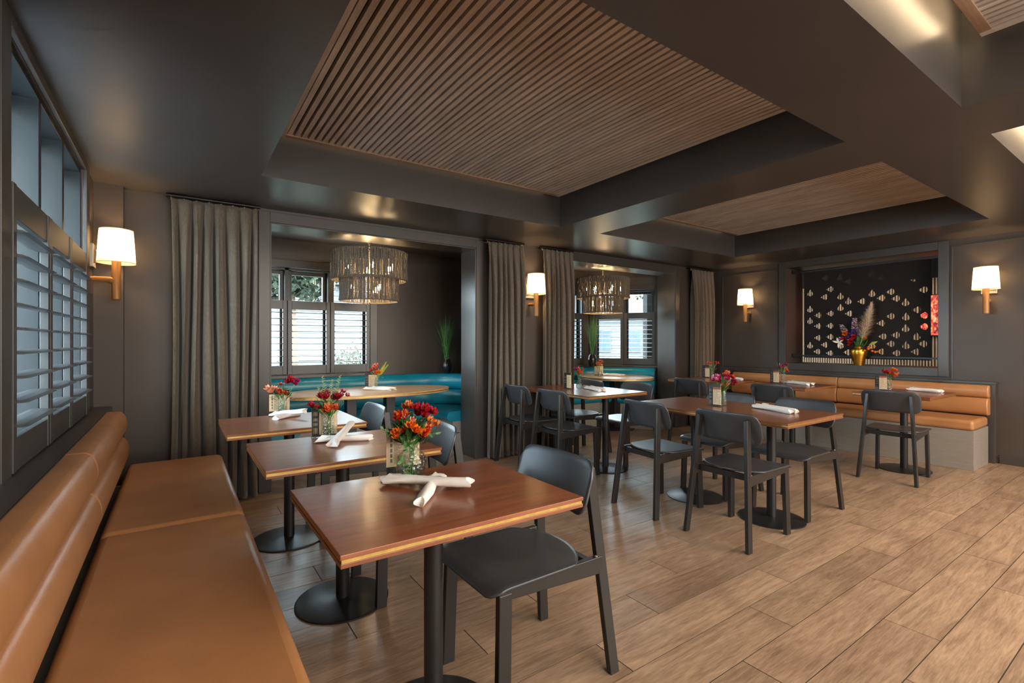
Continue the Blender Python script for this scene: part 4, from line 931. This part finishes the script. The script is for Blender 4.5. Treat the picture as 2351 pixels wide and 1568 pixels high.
bouquet(4.97, 5.02, TZ, [(-0.05, 0, 0.06, 0.020, 'orange', 'peach'), (0.03, 0, 0.09, 0.020, 'orange', 'coral'), (0.0, 0, 0.04, 0.018, 'peach', 'orange')], (10, 'leaf_lime'), 'orange and lime bouquet on the smaller oval table', 20, H=0.12, extra=rustleaves, ll=0.05)

# potted grasses on the booth ledges
def grass_plant(x, y, z, label, h, spread, n, seed, vm, lean=(0, 0)):
    v = empty('grass_vase', (x, y, z)); tag(v, label[0], 'vase')
    fixn(MB().lathe([(0.038, 0), (0.052, 0.03), (0.064, 0.08), (0.062, 0.12), (0.05, 0.155), (0.036, 0.175), (0.036, 0.182), (0.028, 0.182), (0.028, 0.15)], n=28).build('vase_body', vm, v, smooth=True))
    t = empty('ornamental_grass', (x, y, z + 0.15)); tag(t, label[1], 'plant'); rnd = random.Random(seed); mb = MB()
    for k in range(n):
        a = rnd.uniform(0, 2 * PI); s = rnd.random() ** 0.6 * spread; hh = h * rnd.uniform(0.75, 1.05) * (1 - 0.15 * s / spread)
        if k < 7: s *= 1.35; hh *= rnd.uniform(0.5, 0.95)
        d = Vector((math.cos(a) * s + lean[0], math.sin(a) * s + lean[1], 0)); p0 = Vector((rnd.uniform(-.02, .02), rnd.uniform(-.02, .02), 0)); sd = Vector((-math.sin(a), math.cos(a), 0)) * 0.0035; vs = []
        for q in (0, 0.25, 0.5, 0.75, 1.0):
            c = p0 + d * (q ** 1.6) + Vector((0, 0, hh * (q - 0.10 * q * q * (s / spread)))); w_ = (1 - q * 0.9); vs += [c - sd * w_, c + sd * w_]
        mb.add(vs, [(2 * i, 2 * i + 1, 2 * i + 3, 2 * i + 2) for i in range(4)])
    o = mb.build('grass_blades', M['grass'], t, smooth=True); o['kind'] = 'stuff'
grass_plant(2.80, 5.52, 0.849, ('black oval vase on the ledge of the left booth', 'tall upright green grass in the black vase of the left booth'), 0.62, 0.20, 150, 3, M['vaseblack'])
grass_plant(5.25, 5.46, 0.8755, ('vase on the booth ledge in the right alcove corner', 'tall spiky green grass before the right alcove shutters'), 0.64, 0.17, 170, 5, M['vaseblack'], lean=(-0.03, -0.06))

# ------------------------------------------------------------------ large arrangement in the gold vase
GX, GY, GZ = 6.99, 2.545, OZ0
gv = empty('gold_vase', (GX, GY, GZ)); tag(gv, 'hammered gold vase on the sill of the right wall opening', 'vase')
fixn(MB().lathe([(0.050, 0), (0.056, 0.03), (0.082, 0.12), (0.093, 0.165), (0.086, 0.195), (0.055, 0.215), (0.05, 0.222), (0.058, 0.232), (0.048, 0.232), (0.042, 0.21), (0.06, 0.19)], n=36).build('vase_body', M['gold'], gv, smooth=True))
def big(t, rnd, H):
    V = Vector
    def at(dy, dz, dx=-0.03): return V((dx, dy, H + dz))
    # pampas plume
    mb = MB(); base = at(-0.02, 0.0); tip = at(-0.13, 0.50, 0.0)
    mb.tube([base, tip], 0.002, 5)
    for k in range(1700):
        q = 0.16 + 0.84 * rnd.random() ** 0.85; c = base.lerp(tip, q); a = rnd.uniform(0, 2 * PI); ww = 0.125 * math.sin(min(1, (1.06 - q) * 1.35) * PI / 2) * (1 if q > 0.3 else q / 0.3)
        d = V((math.cos(a), math.sin(a), 0)); e = c + d * ww * rnd.uniform(0.5, 1.45) + V((0, -0.01, rnd.uniform(0.01, 0.07))); s = V((-math.sin(a), math.cos(a), 0)) * 0.0016
        md = c.lerp(e, 0.6) + V((0, 0, 0.018)); mb.add([c - s, c + s, md + s, e, md - s], [(0, 1, 2, 4), (4, 2, 3)])
    o = mb.build('pampas_plume', M['pampas'], t); o['kind'] = 'stuff'
    # larkspur spikes
    for (p0, p1, lo, hi, n) in ((at(0.03, 0.05), at(0.035, 0.36), 'purple', 'lilac', 170), (at(0.08, 0.08), at(0.185, 0.28), 'purple', 'lilac', 70)):
        mb = MB(); mb.tube([p0, p1], 0.002, 5, M['stem'])
        for k in range(n):
            q = rnd.random(); c = p0.lerp(p1, q); a = rnd.uniform(0, 2 * PI); w_ = 0.042 * (1.15 - 0.75 * q); m = M[lo] if q < 0.55 else M[hi]
            p = c + V((math.cos(a) * w_, math.sin(a) * w_, 0)); bloom_c = p
            for j in range(4): leafshape(mb, bloom_c, (math.cos(a + j * 1.57), math.sin(a + j * 1.57), 0.5), (0, 0, -1), 0.019 * (1.15 - 0.5 * q), 0.015, m, bend=-0.2)
        mb.build('larkspur_spike', None, t)
    for (dy, dz, r, m, m2) in ((0.12, 0.165, 0.038, 'orange', 'orange'), (0.13, 0.09, 0.036, 'crimson', 'red'), (0.015, 0.125, 0.034, 'red', 'crimson'), (0.05, 0.07, 0.036, 'red', 'crimson'), (0.17, 0.10, 0.024, 'lilac', 'magenta'), (-0.10, 0.11, 0.022, 'orange', 'coral'), (0.06, 0.03, 0.03, 'crimson', 'red')):
        mb = MB(); 
        for k in range(3): bloom(mb, V((0, 0, 0)) + V((-0.008 * k, 0, 0)), (-1, rnd.uniform(-.3, .3), 0.25), r * (1.45 - 0.3 * k), M[m], rnd, n=7, m2=M[m2])
        mb.build('flower_head', None, t, loc=at(dy, dz, -0.07))
    mb = MB()
    for a in (20, 80, 150, 200, 260): leafshape(mb, (0, 0, 0), (-0.5, math.cos(R(a)), math.sin(R(a))), (1, 0, 0), 0.07, 0.024, M['white'], bend=0.2)
    mb.build('lily', None, t, loc=at(0.19, 0.055, -0.09))
    mb = MB(); leafshape(mb, (0, 0, 0), (-0.2, -1, 0.45), (1, 0, 0), 0.10, 0.03, M['leaf_lime'], bend=0.1); mb.build('lily_bud', None, t, loc=at(-0.13, 0.03, -0.06))
    mb = MB()
    for (dy, dz) in ((-0.09, -0.04), (-0.15, -0.005), (-0.17, -0.045), (-0.20, -0.055), (-0.13, 0.0), (-0.13, -0.02), (-0.19, 0.01), (-0.24, -0.05)):
        c = at(dy, dz, -0.08); mb.tube([at(-0.02, 0.0), c], 0.0012, 4, M['bark']); mb.lathe([(0.002, -0.014), (0.011, -0.008), (0.0145, 0.0), (0.011, 0.009), (0.002, 0.013)], tuple(c), 10, M['orange'])
    mb.build('rosehip_branch', None, t, smooth=True)
bouquet(GX, GY, GZ, [], (46, 'leaf'), 'tall arrangement with pampas plume, purple spikes and orange blooms in the gold vase', 31, H=0.225, extra=big, ll=0.10, group=None)

# ------------------------------------------------------------------ outdoors
tag(MB().box((-40, -20, -0.5), (60, 70, -0.42)).build('lawn', M['lawn']), kind='structure')
tag(MB().box((-6.0, -6.0, -0.42), (-0.70, 14.0, -0.36)).box((-0.70, 6.0, -0.42), (9.0, 8.2, -0.36)).build('bounce_ground', M['path']), kind='structure')  # unseen pale ground, added to bounce daylight up onto the ceilings
tag(MB().box((-6.0, 5.6, -0.4), (-0.68, 5.8, 5.2)).build('dark_window_backdrop', M['ext']), kind='structure')  # made-up dark wall, added so the left window panes look darker
tag(MB().box((-1.05, 1.2, 2.50), (-0.675, 4.9, 2.60)).build('added_sky_shade', M['ext']), kind='structure')  # slab added to keep direct sky off the left window posts
def leafball(mb, c, r, n, rnd, m, sz=0.09, flat=0.85):
    for k in range(n):
        v = Vector((rnd.gauss(0, 1), rnd.gauss(0, 1), rnd.gauss(0, 1))).normalized() * r * rnd.uniform(0.6, 1.05); v.z *= flat
        d = Vector((rnd.uniform(-1, 1), rnd.uniform(-1, 1), rnd.uniform(-1, 1))); a = d.cross(Vector((0.3, 0.2, 1))).normalized() * sz; d = d.normalized() * sz
        p = Vector(c) + v; mb.add([p - d, p + a * 0.5, p + d, p - a * 0.5], [(0, 1, 2, 3)], m)
def shrub(x, y, r, h, label, seed, n=1500):
    rnd = random.Random(seed); t = empty('shrub', (x, y, -0.42)); tag(t, label, 'shrub', 'shrubs outside the windows'); mb = MB()
    leafball(mb, (0, 0, h / 2), 1, n, rnd, M['shrub'], 0.06); 
    for p in mb.v: p.x *= r; p.y *= r; p.z = h / 2 + (p.z - h / 2) * h / 2
    o = mb.build('foliage', M['shrub'], t); o['kind'] = 'stuff'
    MB().tube([(0, 0, 0), (0.02, 0, h * 0.6)], 0.03, 6).build('stem', M['bark'], t)
def tree(x, y, zc, r, label, seed, n=2600):
    rnd = random.Random(seed); t = empty('tree', (x, y, -0.42)); tag(t, label, 'tree', 'trees outside the windows'); mb = MB()
    for k in range(9):
        c = Vector((rnd.uniform(-1, 1), rnd.uniform(-1, 1), rnd.uniform(-0.8, 0.8))) * r * 0.62; leafball(mb, (c.x, c.y, zc + c.z + 0.42), r * 0.5, n // 9, rnd, M['tree'], 0.10)
    o = mb.build('crown', M['tree'], t); o['kind'] = 'stuff'
    MB().tube([(0, 0, 0), (0.05, 0, zc * 0.6), (0, 0.05, zc + 0.4)], [0.13, 0.10, 0.05], 8).build('trunk', M['bark'], t, smooth=True)
shrub(2.80, 9.4, 0.62, 1.75, 'round shrub seen through the third panel of the left alcove shutters', 1)
shrub(1.75, 8.4, 0.45, 0.9, 'low shrub seen at the bottom of the middle left alcove shutters', 2)
tree(1.85, 10.4, 2.75, 1.0, 'leafy tree seen in the upper panes of the left alcove window', 3)
tree(16.5, 13.0, 4.1, 1.6, 'leafy tree seen in the upper right pane of the angled window', 4)
def house(loc, rz, w_, h, label, wins, roof=1.6):
    t = empty('house', (loc[0], loc[1], -0.42), rz); tag(t, label, 'house', 'white houses outside')
    mb = MB(); mb.box((-w_ / 2, 0, 0), (w_ / 2, 5, h)); mb.build('wall', M['housewhite'], t)
    mb = MB()
    k = 0
    while k * 0.16 < h - 0.1:
        z = k * 0.16; mb.add([(-w_ / 2, -0.03, z), (w_ / 2, -0.03, z), (w_ / 2, -0.005, z + 0.16), (-w_ / 2, -0.005, z + 0.16), (-w_ / 2, 0, z), (w_ / 2, 0, z)], [(0, 1, 2, 3), (4, 5, 1, 0)]); k += 1
    o = mb.build('siding', M['housewhite'], t); o['kind'] = 'stuff'
    mb = MB(); e = w_ / 2 + 0.3
    mb.add([(-e, -0.3, h - 0.05), (e, -0.3, h - 0.05), (e, 5.3, h - 0.05), (-e, 5.3, h - 0.05), (-e, 2.5, h + roof), (e, 2.5, h + roof)], [(0, 1, 5, 4), (2, 3, 4, 5), (1, 2, 5), (3, 0, 4), (3, 2, 1, 0)]); mb.build('roof', M['roof'], t)
    for (x, z) in wins:
        f = MB().box((x - 0.5, -0.08, z - 0.65), (x + 0.5, -0.03, z + 0.65)).build('window', M['housewhite'], t)
        for s in (-1, 1): MB().box((x + (0.03 if s > 0 else -0.45), -0.1, z - 0.58), (x + (0.45 if s > 0 else -0.03), -0.08, z + 0.58)).build('pane', M['houseglass'], f)
house((6.8, 15.0), R(0), 9.0, 3.4, 'white clapboard house seen through the left alcove shutters', [(-1.0, 1.8), (2.2, 1.8)])
house((21.5, 19.5), R(-52), 16.0, 3.0, 'long white house seen through the angled alcove shutters', [(-6, 1.7), (-3.5, 1.7), (-1.4, 1.7), (0.3, 1.7), (2.4, 1.7), (5, 1.7)], roof=1.5)
# window portals so the sky lights the interior cleanly
def portal(loc, rot, sx, sy):
    o = light('window_portal', 'AREA', loc, rot, 1.0, (1, 1, 1), sx, sy); o.data.cycles.is_portal = True
portal((WL - 0.19, 3.135, 1.55), (0, R(-90), 0), 1.5, 1.67)
portal((1.2125, YB + 0.16, 1.47), (R(-90), 0, 0), 1.36, 1.17)
portal((4.635, YB + 0.16, 1.47), (R(-90), 0, 0), 1.35, 1.17)
portal((-0.07, 5.225, 1.47), (0, R(-90), 0), 1.17, 0.65)
pc = ang_c + ang_d * 0.56 - ang_n * 0.16
po = light('window_portal', 'AREA', (pc.x, pc.y, 1.47), (0, 0, 0), 1.0, (1, 1, 1), 0.94, 1.17); po.data.cycles.is_portal = True
po.rotation_euler = Vector((-ang_n.x, -ang_n.y, 0)).to_track_quat('Z', 'Y').to_euler()
